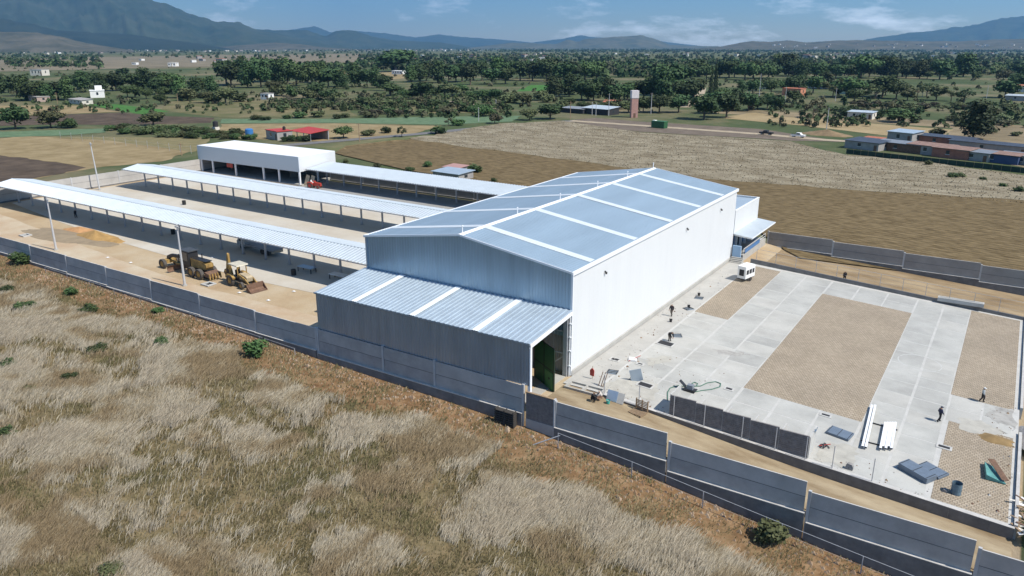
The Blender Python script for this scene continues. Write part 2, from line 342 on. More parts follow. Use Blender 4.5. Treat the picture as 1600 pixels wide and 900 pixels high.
field('sports_pitch', [(1180, 176), (1230, 183), (1490, 203), (1470, 216), (1395, 213), (1250, 196), (1120, 184)], pitch, .07, .6, 14, 'tan dirt sports pitch')
field('straw_field', [(0, 216), (40, 213), (175, 219), (300, 236), (255, 252), (150, 262), (30, 284), (-120, 312), (-300, 330), (-300, 245)], strawf, .05, 1., 14, 'straw coloured field left of the rear wall')
field('dark_ploughed_strip', [(-200, 252), (0, 243), (60, 250), (135, 262), (95, 272), (0, 287), (-160, 318), (-300, 330)], darkplough, .07, .8, 12, 'dark earth patch at the left edge')
field('stubble_field', [(60, 213), (330, 215), (318, 232), (300, 238), (175, 220)], mat('fenced_stubble', (.16, .145, .07), .95, 0, c2=(.23, .19, .10), vscale=.3, spec=.1), .06, .6, 14, 'fenced olive stubble plot')
field('crop_strip', [(-200, 222), (0, 206), (165, 201), (165, 207), (100, 212), (0, 215), (-200, 236)], crop2, .09, .8, 14, 'blue green maize strip at left')
field('maize_strip', [(345, 186), (520, 186), (660, 183), (815, 181), (800, 190), (690, 195), (520, 192), (345, 193)], crop2, .07, .6, 14, 'blue green maize strip behind the red roofed house')
field('young_crop_plot', [(138, 163), (180, 163), (272, 173), (225, 179), (190, 174)], vivid, .05, .8, 20, 'bright green crop plot')
field('brown_fallow_plot', [(-100, 168), (0, 165), (130, 165), (190, 175), (60, 180), (-100, 186)], strawf, .05, 1, 20, 'tan fallow plot')
field('dark_fallow_plot', [(60, 180), (190, 176), (230, 180), (335, 184), (330, 192), (200, 195), (60, 195), (-100, 200), (-100, 188)], darkplough, .06, 1, 20, 'dark brown fallow plot')
field('weedy_field', [(270, 158), (400, 157), (540, 168), (560, 182), (345, 184), (250, 172)], mixf, .06, 1, 20, 'weedy green and tan field')
field('tan_clearing', [(580, 114), (640, 112), (640, 122), (590, 126)], strawf, .05, 1.5, 30, 'tan clearing below the round tree')
field('straw_verge', [(345, 194), (520, 193), (690, 197), (640, 210), (520, 222), (350, 216)], strawf, .05, .8, 14, 'straw verge round the red roofed house')
field('far_plot', [(640, 168), (745, 165), (760, 176), (700, 178), (640, 176)], mixf, .06, 1, 20, 'weedy plot beside the white lane')
field('far_crop', [(830, 133), (860, 133), (858, 142), (805, 143)], vivid, .06, 1, 20, 'small green plot among the trees')
field('scrub_plain', [(0, 92), (340, 86), (560, 84), (600, 96), (340, 104), (0, 112), (-300, 120), (-300, 96)], mat('grey_tan_plain', (.13, .115, .075), .95, 0, c2=(.24, .20, .14), vscale=.02, spec=.1, detail=8), .2, 6, 200, 'grey tan plain before the town')
field('dry_lot', [(1100, 176), (1180, 172), (1600, 196), (1720, 205), (1720, 288), (1600, 262), (1500, 240), (1480, 214), (1490, 200)], mat('dry_scrub_lot', (.15, .12, .07), .95, 0, c2=(.29, .23, .145), vscale=.05, spec=.1, detail=9), .04, 1, 20, 'dry scrub lot round the shacks')
def ribbon(name, px, width, m, lift, label, fn=ztf):
    P = [Vector(GF(x, y, fn)[:2]) for x, y in px]; q = []
    for a, b in zip(P[:-1], P[1:]):
        k = max(1, int((b-a).length/8)); q += [a.lerp(b, i/k) for i in range(k)]
    q.append(P[-1]); l, r_ = [], []
    for i, p in enumerate(q):
        d = (q[min(i+1, len(q)-1)]-q[max(i-1, 0)]).normalized(); n_ = Vector((-d.y, d.x))*width/2
        l.append(p+n_); r_.append(p-n_)
    mb = MB(); vs = []
    for a, b in zip(l, r_): vs += [(a.x, a.y, fn(a.x, a.y)+lift), (b.x, b.y, fn(b.x, b.y)+lift)]
    mb.add(vs, [(2*i, 2*i+2, 2*i+3, 2*i+1) for i in range(len(q)-1)])
    return mb.build(name, m, label=label, kind='structure')
ribbon('country_road', [(440, 228), (520, 221), (600, 214), (650, 210), (720, 203), (840, 192), (900, 189)], 6, roadm, .11, 'grey paved lane beside the red roofed house')
ribbon('dirt_track', [(892, 189), (1010, 197), (1120, 205), (1190, 210), (1290, 219), (1340, 222)], 5, trackm, .12, 'pale dirt track past the green container')
ribbon('village_street', [(1068, 168), (1080, 160), (1092, 148), (1096, 138)], 7, trackm, .12, 'pale dirt street between the trees')
ribbon('white_lane', [(705, 158), (725, 161), (748, 166), (775, 170)], 5, trackm, .12, 'white dirt lane in the fields')

# ---- compound paving
def zc(x, y=0): return gz(x) if np.ndim(x) else float(gz(x))
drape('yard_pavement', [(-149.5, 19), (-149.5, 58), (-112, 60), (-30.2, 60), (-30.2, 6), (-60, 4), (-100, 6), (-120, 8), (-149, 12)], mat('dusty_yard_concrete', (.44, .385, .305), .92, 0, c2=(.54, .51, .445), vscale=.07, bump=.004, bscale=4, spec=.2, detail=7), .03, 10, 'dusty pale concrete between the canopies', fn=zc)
drape('rear_pavement', [(-112, 60.2), (-30.2, 60.2), (-30.2, 72), (-112, 72)], mat('shaded_yard_concrete', (.30, .29, .27), .92, 0, .12, .15, bump=.004, bscale=4), .03, 10, 'concrete under the rear canopy, shade painted into its grey', fn=zc)  # darker copy of the yard concrete carries the canopy's shade in its colour
drape('yard_earth', rough_edge([(-149, -8.6), (-31, -8.6), (-31, -2.2), (-60, -2.5), (-100, .5), (-149, 6)], .5), mat('reddish_earth', (.42, .30, .19), .95, 0, c2=(.50, .425, .31), vscale=.12, spec=.1, bump=.02, bscale=2), .035, 10, 'reddish earth strip inside the front wall', fn=zc)
drape('dirt_lane', [(.6, -8.7), (43, -8.7), (43, -2.4), (.6, -2.4)], mat('sandy_lane', (.215, .155, .09), .95, 0, c2=(.40, .325, .215), vscale=.45, bump=.05, bscale=2.5, spec=.1, stretch=(.3, 1, 1)), .09, 2, 'sandy dirt lane inside the front wall')
drape('rear_lane', [(5, 56.4), (43, 56.4), (43, 71.6), (5, 71.6)], mat('sandy_rear_lane', (.20, .14, .078), .95, 0, c2=(.36, .275, .17), vscale=.4, bump=.04, bscale=2.5, spec=.1, stretch=(.3, 1, 1)), .08, 2, 'sandy lane inside the rear wall')

# ---- the concrete and paver yard on its retaining edge (slopes down to the right)
SX0, SX1, SY0, SY1 = .3, 42.9, -2.2, 56.2
def zslab(x, y=0): return zs(x) if np.ndim(x) else float(zs(x))
def slab_quad(mb, x0, x1, y0, y1, lift, thick=None, mi=0):
    z0, z1 = zslab(x0), zslab(x1); t = thick if thick else .02
    mb.hexa([(x0, y0, z0+lift-t), (x1, y0, z1+lift-t), (x1, y1, z1+lift-t), (x0, y1, z0+lift-t), (x0, y0, z0+lift), (x1, y0, z1+lift), (x1, y1, z1+lift), (x0, y1, z0+lift)], mi)
mb = MB(); slab_quad(mb, SX0, 4.0, SY0, SY1, -.004, 1.2); slab_quad(mb, 4.0, SX1, SY0, SY1, -.004, 1.6)
yard = mb.build('concrete_yard', concpale, label='large pale concrete and paver yard beside the white wall', kind='structure')
# pavers
def brick_paver():
    m = bpy.data.materials.new('tan_interlocking_pavers'); m.use_nodes = True; n = m.node_tree; b = n.nodes['Principled BSDF']; L = n.links.new
    tc = n.nodes.new('ShaderNodeTexCoord'); br = n.nodes.new('ShaderNodeTexBrick'); br.inputs['Scale'].default_value = 1
    br.inputs['Brick Width'].default_value = .36; br.inputs['Row Height'].default_value = .32; br.inputs['Mortar Size'].default_value = .045; br.inputs['Mortar Smooth'].default_value = .4
    br.inputs['Color1'].default_value = (.38, .315, .235, 1); br.inputs['Color2'].default_value = (.30, .245, .175, 1); br.inputs['Mortar'].default_value = (.205, .165, .115, 1)
    L(tc.outputs['Object'], br.inputs['Vector'])
    nz = n.nodes.new('ShaderNodeTexNoise'); nz.inputs['Scale'].default_value = .25; nz.inputs['Detail'].default_value = 6; L(tc.outputs['Object'], nz.inputs['Vector'])
    hs = n.nodes.new('ShaderNodeHueSaturation'); mr = n.nodes.new('ShaderNodeMapRange'); mr.inputs['To Min'].default_value = .78; mr.inputs['To Max'].default_value = 1.3
    L(nz.outputs['Fac'], mr.inputs[0]); L(mr.outputs[0], hs.inputs['Value']); L(br.outputs['Color'], hs.inputs['Color']); L(hs.outputs[0], b.inputs['Base Color'])
    bp = n.nodes.new('ShaderNodeBump'); bp.inputs['Distance'].default_value = .02; bp.invert = True; L(br.outputs['Fac'], bp.inputs['Height']); L(bp.outputs[0], b.inputs['Normal']); b.inputs['Roughness'].default_value = .9
    return m
paver = brick_paver()
PAV = {'centre': (16.9, 29.2, 9.0, 48.3), 'far_left': (4.2, 8.9, 28.0, 55.0), 'far_right': (36.3, 42.4, 22.4, 55.6), 'near_right': (36.7, 42.5, -1.8, 15.2)}
for k, (x0, x1, y0, y1) in PAV.items():
    mb = MB(); slab_quad(mb, x0, x1, y0, y1, .010)
    mb.build('paver_bed', paver, yard, label={'centre': 'tan paver field in the middle of the yard', 'far_left': 'tan paver strip beside the white wall', 'far_right': 'tan paver strip by the far right corner', 'near_right': 'tan paver patch under the barrel'}[k])
# slab panels (every bay a pour of its own)
def clear(x0, x1, y0, y1):
    for a, b, c, d in PAV.values():
        if x0 < b-.05 and x1 > a+.05 and y0 < d-.05 and y1 > c+.05: return False
    return True
gxs = [4.2, 8.9, 12.9, 16.9, 21.0, 25.1, 29.2, 32.75, 36.3, 39.5, 42.4]
gys = [-1.8, 1.6, 5.2, 9.0, 12.1, 15.2, 18.8, 22.4, 25.2, 28.0, 32.2, 36.3, 40.4, 44.4, 48.3, 52.0, 55.6]
for i in range(len(gxs)-1):
    for j in range(len(gys)-1):
        x0, x1, y0, y1 = gxs[i], gxs[i+1], gys[j], gys[j+1]
        if x1 <= 8.9 and y1 > 52.1: continue
        if not clear(x0, x1, y0, y1): continue
        e = random.uniform(.08, .17)
        mb = MB(); slab_quad(mb, x0+e, x1-random.uniform(.08, .17), y0+random.uniform(.05, .13), y1-random.uniform(.05, .13), .004+random.uniform(0, .003))
        mb.build('slab_panel', random.choice([slabm, slabm, slabm2]), yard)
for y0 in np.arange(-1.8, 55, 6.3):
    mb = MB(); slab_quad(mb, .35, 4.0, y0+.04, min(y0+6.26, 56), .006); mb.build('apron_panel', conc, yard)
# retaining edges
mb = MB()
for x0 in np.arange(5.2, 42.9, 3.0):
    x1 = min(x0+2.99, 43.0); z0, z1 = zslab(x0), zslab(x1)
    mb.hexa([(x0, -2.52, z0-2), (x1, -2.52, z1-2), (x1, -2.22, z1-2), (x0, -2.22, z0-2), (x0, -2.52, z0+.05), (x1, -2.52, z1+.05), (x1, -2.22, z1+.05), (x0, -2.22, z0+.05)])
mb.build('retaining_edge', footm, yard)
mb = MB(); mb.hexa([(5.2, -2.54, zslab(5.2)+.052), (43, -2.54, zslab(43)+.052), (43, -2.2, zslab(43)+.052), (5.2, -2.2, zslab(5.2)+.052), (5.2, -2.54, zslab(5.2)+.10), (43, -2.54, zslab(43)+.10), (43, -2.2, zslab(43)+.10), (5.2, -2.2, zslab(5.2)+.10)])
mb.build('edge_coping', ledgem, yard)
mb = MB(); mb.hexa([(3.5, 56.22, zslab(3.5)-2), (43, 56.22, zslab(43)-2), (43, 56.5, zslab(43)-2), (3.5, 56.5, zslab(3.5)-2), (3.5, 56.22, zslab(3.5)+.75), (43, 56.22, zslab(43)+.45), (43, 56.5, zslab(43)+.45), (3.5, 56.5, zslab(3.5)+.75)])
mb.build('rear_kerb_wall', footm, yard)
mb = MB(); mb.box(42.93, 43.2, -2.2, 16.6, zslab(43)-1.5, zslab(43)+.28).box(42.93, 43.2, 23.0, 56.2, zslab(43)-1.5, zslab(43)+.28)
mb.build('side_kerb', ledgem, yard)
# pale dust ring on the concrete
c = GF(1437, 567, zslab); mb = MB(); n = 40
for i in range(n):
    if i % 9 == 0: continue
    a0, a1 = 2*math.pi*i/n, 2*math.pi*(i+1)/n
    P = []
    for a, r_ in ((a0, 2.35), (a1, 2.35), (a1, 2.47), (a0, 2.47)):
        x, y = c[0]+r_*math.cos(a), c[1]+r_*math.sin(a); P.append((x, y, zslab(x)+.016))
    mb.add(P, [(0, 1, 2, 3)])
mb.build('dust_ring', mat('white_cement_dust', (.48, .48, .46), .95), yard, label='pale ring of cement dust on the slab')

def stain(px, m, label):
    P = rough_edge([GF(x, y, zslab)[:2] for x, y in px], .35, 7); drape('stain', P, m, .020, 3., label, None, zslab, yard)
greyst = mat('dark_damp_concrete', (.33, .318, .29), .9, 0, .2, 1.2); tanst = mat('tan_dust', (.39, .372, .325), .95, 0, .14, .8)
stain([(1112, 546), (1140, 548), (1172, 554), (1150, 557), (1124, 553)], greyst, 'dark damp smear on the slab')
stain([(1556, 636), (1584, 640), (1586, 668), (1560, 662), (1540, 648)], greyst, 'grey cement spill at the right edge of the yard')
stain([(1500, 652), (1540, 660), (1575, 678), (1540, 684), (1498, 668)], tanst, 'tan dust spread beside the wet sand')
stain([(1290, 690), (1340, 700), (1330, 735), (1270, 716)], tanst, 'tan dust patch at the end of the screen wall')
stain([(940, 600), (985, 590), (1030, 600), (1020, 626), (960, 618)], tanst, 'tan dust patch at the slab corner')
stain([(1010, 560), (1050, 556), (1046, 566), (1012, 572)], tanst, 'tan dust patch below the bent worker')

# ================================================================ PERIMETER WALLS
def wall_run(name, label, axis, c, bays, m=panelm, outer=-1, seam=True, cap=True, grp=None, posts=True):
    """bays: (s0, s1, ztop, zfoot, zground); axis 'x' runs along X at y=c, axis 'y' runs along Y at x=c; outer: side with the ledge"""
    t = thing(name, label, 'wall', (0, 0, 0), group=grp)
    def B(mb, s0, s1, d0, d1, z0, z1):
        d0, d1 = sorted((c+d0, c+d1))
        return mb.box(s0, s1, d0, d1, z0, z1) if axis == 'x' else mb.box(d0, d1, s0, s1, z0, z1)
    for (s0, s1, zt_, zf, zg) in bays:
        mid = (zt_+zf)/2
        for a, b in ((zf+.003, mid-.035), (mid+.035, zt_)):
            B(MB(), s0+.14, s1-.14, -.05, .05, a, b).build('panel', random.choice([panelm, panelm, panelm2, panelm3]) if m is panelm else m, t)
        mb = MB(); B(mb, s0+.14, s1-.14, -.025, .025, mid-.04, mid+.04); mb.build('seam_strip', footm, t)
        if cap: B(MB(), s0+.14, s1-.14, -.065, .065, zt_+.003, zt_+.05).build('coping', ledgem, t)
        if posts:
            B(MB(), s0-.13, s0+.13, -.13, .13, zg-.3, zt_+.16).build('post', postm, t)
        B(MB(), s0, s1, -.16+.16*outer, .16+.16*outer, zg-.8, zf-.06).build('footing', footm, t)
        B(MB(), s0, s1, -.18+.16*outer, .18+.16*outer, zf-.06, zf).build('footing_ledge', ledgem, t)
    s1, zt_, zg = bays[-1][1], bays[-1][2], bays[-1][4]
    if posts: B(MB(), s1-.13, s1+.13, -.13, .13, zg-.3, zt_+.16).build('post', postm, t)
    return t
def wtop(x): return float(np.interp(x, [-160, -108, -98, -76, -53, -42, -30], [3.5, 3.05, 2.9, 2.72, 2.4, 2.15, 2.1]))
def wfoot(x): return float(np.interp(x, [-160, -98, -76, -55, -36, -30], [1.0, .25, -.2, -.6, -.7, -.8]))
bl = [-143.6, -132.3, -121, -109.7, -98.4, -87.3, -76.1, -64.7, -53.5, -42.0, -30.7]
wall_run('perimeter_wall', 'long blue grey precast panel wall left of the lean-to shed', 'x', -9, [(a, b, wtop((a+b)/2), wfoot((a+b)/2), float(zo((a+b)/2))-.2) for a, b in zip(bl[:-1], bl[1:])])
bm_ = [-30.4, -19.8, -12.2, -.6]
wall_run('perimeter_wall', 'precast panel wall under the corrugated front of the lean-to shed', 'x', -9, [(a, b, 2.1, -.95, float(zo((a+b)/2))-.3) for a, b in zip(bm_[:-1], bm_[1:])], cap=False)
br = [(3.25, 15.3, 1.25, -1.45, -3.6), (15.5, 27.9, .38, -2.45, -5.0), (28.1, 40.5, -.5, -3.3, -6.3), (40.7, 53, -1.12, -3.9, -7.2)]
wall_run('perimeter_wall', 'precast panel wall stepping down along the sandy dirt lane', 'x', -9, br)
rb = [2, 13.4, 24.9, 36.3, 47.7, 59]
wall_run('rear_perimeter_wall', 'grey brown panel wall between the paved yard and the ploughed field', 'x', 72, [(a, b, 1.95-.055*(a-2)*.55, -.55-.055*(a-2)*.62, float(zs((a+b)/2))-1.4) for a, b in zip(rb[:-1], rb[1:])], paneltan, -1)
rc = [-111.5+11.5*i for i in range(8)]
wall_run('rear_perimeter_wall', 'tan panel wall closing the back of the rear canopy', 'x', 73, [(a, b, 3.0+float(gz(a)), .3+float(gz(a)), float(gz(a))) for a, b in zip(rc[:-1], rc[1:])], paneltan, -1)
rd = [-8.8+11.9*i for i in range(8)]
wall_run('end_perimeter_wall', 'sunlit pale panel wall across the far left end', 'y', -151, [(a, min(b, 73), 4.0, 1.2, .78) for a, b in zip(rd[:-1], rd[1:])], mat('sunlit_precast', (.42, .40, .37), .9, 0, .1, .4), 1)  # sunlight on the end wall is put into its own paler precast colour
# block pier between lean-to and right wall
t = thing('block_pier', 'short dark concrete block wall beside the lean-to opening', 'wall', (0, 0, 0))
for k in range(12):
    z0 = -1.5+k*.245; off = (k % 2)*.2
    for j in range(-1, 9):
        a, b = max(-.2, -.2+j*.4+off), min(3.05, -.2+j*.4+off+.385)
        if b-a > .08: MB().box(a, b, -9.1, -8.9, z0, z0+.232).build('block', blockm, t)
MB().box(-.2, 3.05, -9.08, -8.92, -1.5, 1.43).build('mortar', mat('block_mortar', (.15, .145, .14), .95), t)
MB().box(-.2, 3.1, -9.15, -8.8, -4.2, -1.503).build('footing', panelm, t)
MB().box(-.25, 3.1, -9.13, -8.87, 1.452, 1.53).build('coping', woodm, t)
MB().box(3.08, 3.24, -9.2, -8.8, -3.5, 1.55).build('end_post', postm, t)

# ================================================================ WAREHOUSE
WX, WL, EH, RH = -30.0, 56.9, 12.0, 14.17
wh = thing('warehouse', 'large warehouse with blue grey metal roof and white side wall', 'warehouse')
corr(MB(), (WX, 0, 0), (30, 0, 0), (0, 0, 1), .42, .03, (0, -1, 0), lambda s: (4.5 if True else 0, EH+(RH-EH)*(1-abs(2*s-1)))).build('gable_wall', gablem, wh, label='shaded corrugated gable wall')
corr(MB(), (WX, WL, 0), (30, 0, 0), (0, 0, 1), .42, .045, (0, 1, 0), lambda s: (0, EH+(RH-EH)*(1-abs(2*s-1)))).build('rear_gable_wall', whitep, wh)
# white long wall: panels 1 m wide with fine joints
mb = MB(); corr(mb, (0, .02, .5), (0, WL-.04, 0), (0, 0, EH-.5), 1.0, .004, (1, 0, 0), duty=.05); mb.build('side_wall', whitep, wh, label='bright white long side wall')
mb = MB(); corr(mb, (WX, .02, 0), (0, WL-.04, 0), (0, 0, EH), .6, .03, (-1, 0, 0)); mb.build('far_side_wall', whitep, wh)
MB().box(-.25, .22, -.02, WL, -1.5, .5).build('plinth', conc, wh)
sn = (RH-EH)/15; nrm = Vector((sn, 0, 1)).normalized(); nrl = Vector((-sn, 0, 1)).normalized()
ov = .35
mb = MB(); corr(mb, (-15, -.2, RH+.05), (0, WL+.4, 0), (15+ov*0+.12, 0, -(RH-EH)-.017), .5, .05, nrm); rr = mb.build('roof', roofblue, wh, label='right roof slope of blue grey ribbed sheets')
mb = MB(); corr(mb, (-15, -.2, RH+.05), (0, WL+.4, 0), (-15.12, 0, -(RH-EH)-.017), .5, .05, nrl); rl = mb.build('roof', roofblue, wh, label='left roof slope of blue grey ribbed sheets')
def PXz(px, py, x0): d = ray(px, py); return CAM+d*((x0-CAM[0])/d[0])
sky_y = [float(PXz(a, b, 0.)[1]) for a, b in ((927.6, 408.7), (995.6, 373.9), (1050.9, 345), (1096, 320.7), (1131.6, 302.9))]
for y0 in sky_y:
    for sgn, nn, par in ((1, nrm, rr), (-1, nrl, rl)):
        mb = MB(); corr(mb, Vector((-15+sgn*.25, y0-.55, RH+.03))+nn*.055, (0, 1.1, 0), (sgn*14.6, 0, -(RH-EH)*14.6/15), .28, .05, nn); mb.build('skylight_strip', skyl, par)
mb = MB(); mb.prism([(-15.42, RH+.02), (-15, RH+.13), (-14.58, RH+.02), (-14.58, RH+.06), (-15, RH+.19), (-15.42, RH+.06)], -.25, WL+.25, 'y'); mb.build('ridge_cap', whitetrim, wh)
for y0 in (.4, 12.4, 23.6, 35.2, 46, WL-.3):
    mb = MB(); mb.cyl((-15, y0, RH+.15), (-15, y0, RH+1.0), .07, .06, 8).cyl((-15, y0, RH+1.0), (-15, y0, RH+1.08), .13, .10, 8); mb.build('vent_pipe', whitetrim, wh)
# trims: eaves and verges
MB().box(.03, .20, -.25, WL+.25, EH-.28, EH+.16).build('eave_trim', whitetrim, wh)
MB().box(-30.3, -30.05, -.25, WL+.25, EH-.15, EH+.12).build('eave_trim', whitetrim, wh)
for yy in (-.28, WL+.22):
    for s in (-1, 1):
        mb = MB(); mb.bar((-15, yy, RH+.04), (-15+s*15.15, yy, EH+.02), .10, .24, up=(0, 1, 0) if False else (0, 0, 1)); mb.build('verge_trim', whitetrim, wh)
MB().box(-.12, .13, -.14, .018, 0, EH-.02).build('corner_trim', whitetrim, wh)
MB().box(-30.12, -29.9, -.14, .018, 4, EH-.02).build('corner_trim', galv, wh)
for (px, py) in ((946, 424.5), (1074, 357), (1127, 326.8)):
    p = PXz(px, py, .1); mb = MB(); mb.box(.03, .15, p[1]-.07, p[1]+.07, p[2]-.1, p[2]+.1).box(.15, .3, p[1]-.12, p[1]+.12, p[2]-.25, p[2]-.02); mb.build('wall_lamp', blackm, wh)
# column and rails at the open front corner under the lean-to
mb = MB(); mb.box(-.75, -.25, -.5, -.1, -.4, 7.6); mb.build('corner_column', steelpost, wh)
mb = MB(); mb.cyl((-.05, -.26, -.1), (-.05, -.26, 7.4), .07, n=8)
mb.build('downpipe', whitetrim, wh)
for z in (1.2, 3.0, 4.6, 6.2): MB().box(-.2, .1, -.36, -.16, z-.06, z+.06).build('pipe_bracket', whitetrim, wh)
for z in (2.6, 5.2): MB().bar((-.8, -.3, z), (-3.4, -.3, z), .14, .14).build('wall_rail', steelpost, wh)
MB().bar((-.8, -.3, 2.2), (-3.2, -.3, .2), .12, .12).build('wall_brace', steelpost, wh)
corr(MB(), (-29.9, .35, -.2), (29.5, 0, 0), (0, 0, 8), .5, .04, (0, -1, 0)).build('inner_wall', greyw, wh)

# ---- loading annex behind
an = thing('loading_annex', 'low white block with a dock canopy behind the warehouse', 'building')
AY0, AY1, AH = WL+.25, 70.9, 8.3
MB().box(-.15, 0, AY0, AY1, 4.1, AH).build('side_wall', whitep, an)
MB().box(-26, -.16, AY1-.15, AY1, 0, AH).build('rear_wall', whitep, an)
MB().box(-.6, -.2, AY1-.5, AY1-.16, -.6, 4.1).build('corner_column', whitetrim, an)
MB().box(-26, -.16, AY0, AY1-.16, AH-.35, AH-.2).build('roof', leanm, an)
MB().box(-.3, .05, AY0, AY1+.05, AH+.003, AH+.1).build('parapet_cap', whitetrim, an)
MB().box(-26, -.31, AY1-.2, AY1+.05, AH+.003, AH+.1).build('parapet_cap', whitetrim, an)
mb = MB(); mb.cyl((-3, 60, AH-.2), (-3, 60, AH+.3), .5, n=12); mb.build('roof_vent', whitetrim, an)
MB().box(-1.2, -1.0, AY0, AY1-.5, -.4, 4.1).build('dock_wall', cream, an)
for i, y0 in enumerate((58.0, 60.6, 63.2, 65.8, 68.2)):
    MB().box(-.99, -.93, y0, y0+1.7, 1.0, 3.7).build('dock_door', bluem if i % 2 else dark, an)
    MB().box(-.6, -.25, y0-.55, y0-.25, .9, 4.1).build('dock_column', whitetrim, an)
MB().box(-1.0, 1.9, AY0, AY1, -1.2, .9).build('dock_platform', conc, an)
mb = MB(); corr(mb, (0, AY0-.3, 4.45), (0, AY1-AY0+.5, 0), (3.3, 0, -.35), .4, .04, (0, 0, 1)); mb.build('dock_canopy', canroof, an)
mb = MB(); mb.hexa([(3.2, AY0-.3, 3.98), (3.32, AY0-.3, 3.98), (3.32, AY1+.2, 3.98), (3.2, AY1+.2, 3.98), (3.2, AY0-.3, 4.14), (3.32, AY0-.3, 4.14), (3.32, AY1+.2, 4.14), (3.2, AY1+.2, 4.14)]); mb.build('canopy_gutter', whitetrim, an)
for y0 in (AY0+.1, 61.8, 66.3, AY1-.1): MB().bar((.02, y0, 4.2), (3.2, y0, 3.9), .1, .2).build('canopy_beam', whitetrim, an)
for y0 in np.arange(AY0+.4, AY1, 2.2): MB().cyl((1.8, y0, .9), (1.8, y0, 1.9), .03, n=6).build('railing_post', whitetrim, an)
for z in (1.4, 1.9): MB().cyl((1.8, AY0+.4, z), (1.8, AY1-.2, z), .03, n=6).build('railing', whitetrim, an)
MB().box(1.85, 1.9, AY0+1, AY1-4, 1.0, 1.7).build('railing_panel', bluem, an)
MB().box(.3, 1.7, AY0-.9, AY0-.5, .2, 2.6).build('blue_cabinet', mat('pale_blue_metal', (.28, .42, .58), .5), an)
for k in range(4): MB().box(.3+.0, 2.3, AY0-1.3-.34*k, AY0-.97-.34*k, -.4, .72-.2*k).build('step', conc, an)

# ================================================================ LEAN-TO SHED
lt = thing('lean_to_shed', 'corrugated lean-to shed on the front gable with white skylight strips', 'shed')
LY, LH, LT, LX0, LX1 = -8.85, 6.83, 7.75, -30.4, 0.05
corr(MB(), (LX0, LY, 2.12), (LX1-LX0, 0, 0), (0, 0, LH-2.12), .40, .05, (0, -1, 0)).build('front_wall', leanwall, lt)
corr(MB(), (LX0, -.1, .1), (0, LY+.12, 0), (0, 0, 1), .4, .04, (-1, 0, 0), lambda s: (0, LT-.1-(LT-LH)*s)).build('end_wall', leanwall, lt)
nl = Vector((0, -(LT-LH)/8.85, 1)).normalized()
mb = MB(); corr(mb, (LX0-.1, -.06, LT), (LX1-LX0+.2, 0, 0), (0, LY-.15, -(LT-LH)*1.02), .62, .075, nl); lr = mb.build('roof', leanm, lt)
for px, py in ((553.7, 467.7), (644.7, 489.3), (743, 513.9)):
    d = ray(px, py); P = CAM+d*((LY-CAM[1])/d[1]); x0 = float(P[0])
    mb = MB(); corr(mb, Vector((x0-.42, -.1, LT))+nl*.085, (.84, 0, 0), (0, LY-.1, -(LT-LH)*1.01), .33, .04, nl); mb.build('skylight_strip', skyl, lr)
MB().box(LX0-.12, LX1+.12, LY-.22, LY-.07, LH-.16, LH+.02).build('gutter', galv, lt)
MB().bar((LX1+.02, -.2, LT-.32), (LX1+.02, LY-.02, LH-.32), .22, .42).build('end_rafter', whitetrim, lt)
MB().box(LX1-.2, LX1+.12, LY-.05, LY+.28, -1.2, LH-.5).build('corner_post', whitetrim, lt)
for x0 in (-24, -18, -12, -6): MB().bar((x0, -.2, LT-.35), (x0, LY+.1, LH-.35), .14, .3).build('rafter', steelpost, lt)
for x0 in (-24, -18, -12, -6): MB().box(x0-.1, x0+.1, LY+.1, LY+.3, -.5, LH-.5).build('inner_post', steelpost, lt)
MB().box(-30, -.3, LY+.32, -.6, -.35, -.02).build('floor_slab', conc, lt)
for z in (3.2, 5.2): MB().bar((LX0, LY+.08, z), (LX1-.2, LY+.08, z), .1, .16).build('girt', steelpost, lt)
# green gate leaf standing open
gt = thing('gate_leaf', 'dark green metal gate leaf with a small wicket door, standing open', 'gate', (.6, -4.7, -.35), R(150))
MB().box(0, 4.4, -.03, .03, .1, 5.2).build('sheet', greenm, gt)
for a, b, c, d in ((0, .1, .05, 5.3), (4.3, 4.4, .05, 5.3), (2.15, 2.25, .05, 5.3)): MB().box(a, b, -.06, .06, c, d).build('stile', blackm, gt)
for z in (.05, 2.5, 5.2): MB().box(.1, 4.3, -.055, .055, z, z+.1).build('rail', blackm, gt)
wd = MB().box(.3, 1.9, .035, .075, .2, 2.3).build('wicket_door', mat('lighter_green', (.06, .19, .07), .5), gt)
mb = MB(); mb.cyl((1.0, .075, 1.5), (1.0, .11, 1.5), .13, n=10); mb.build('lock_plate', blackm, wd)

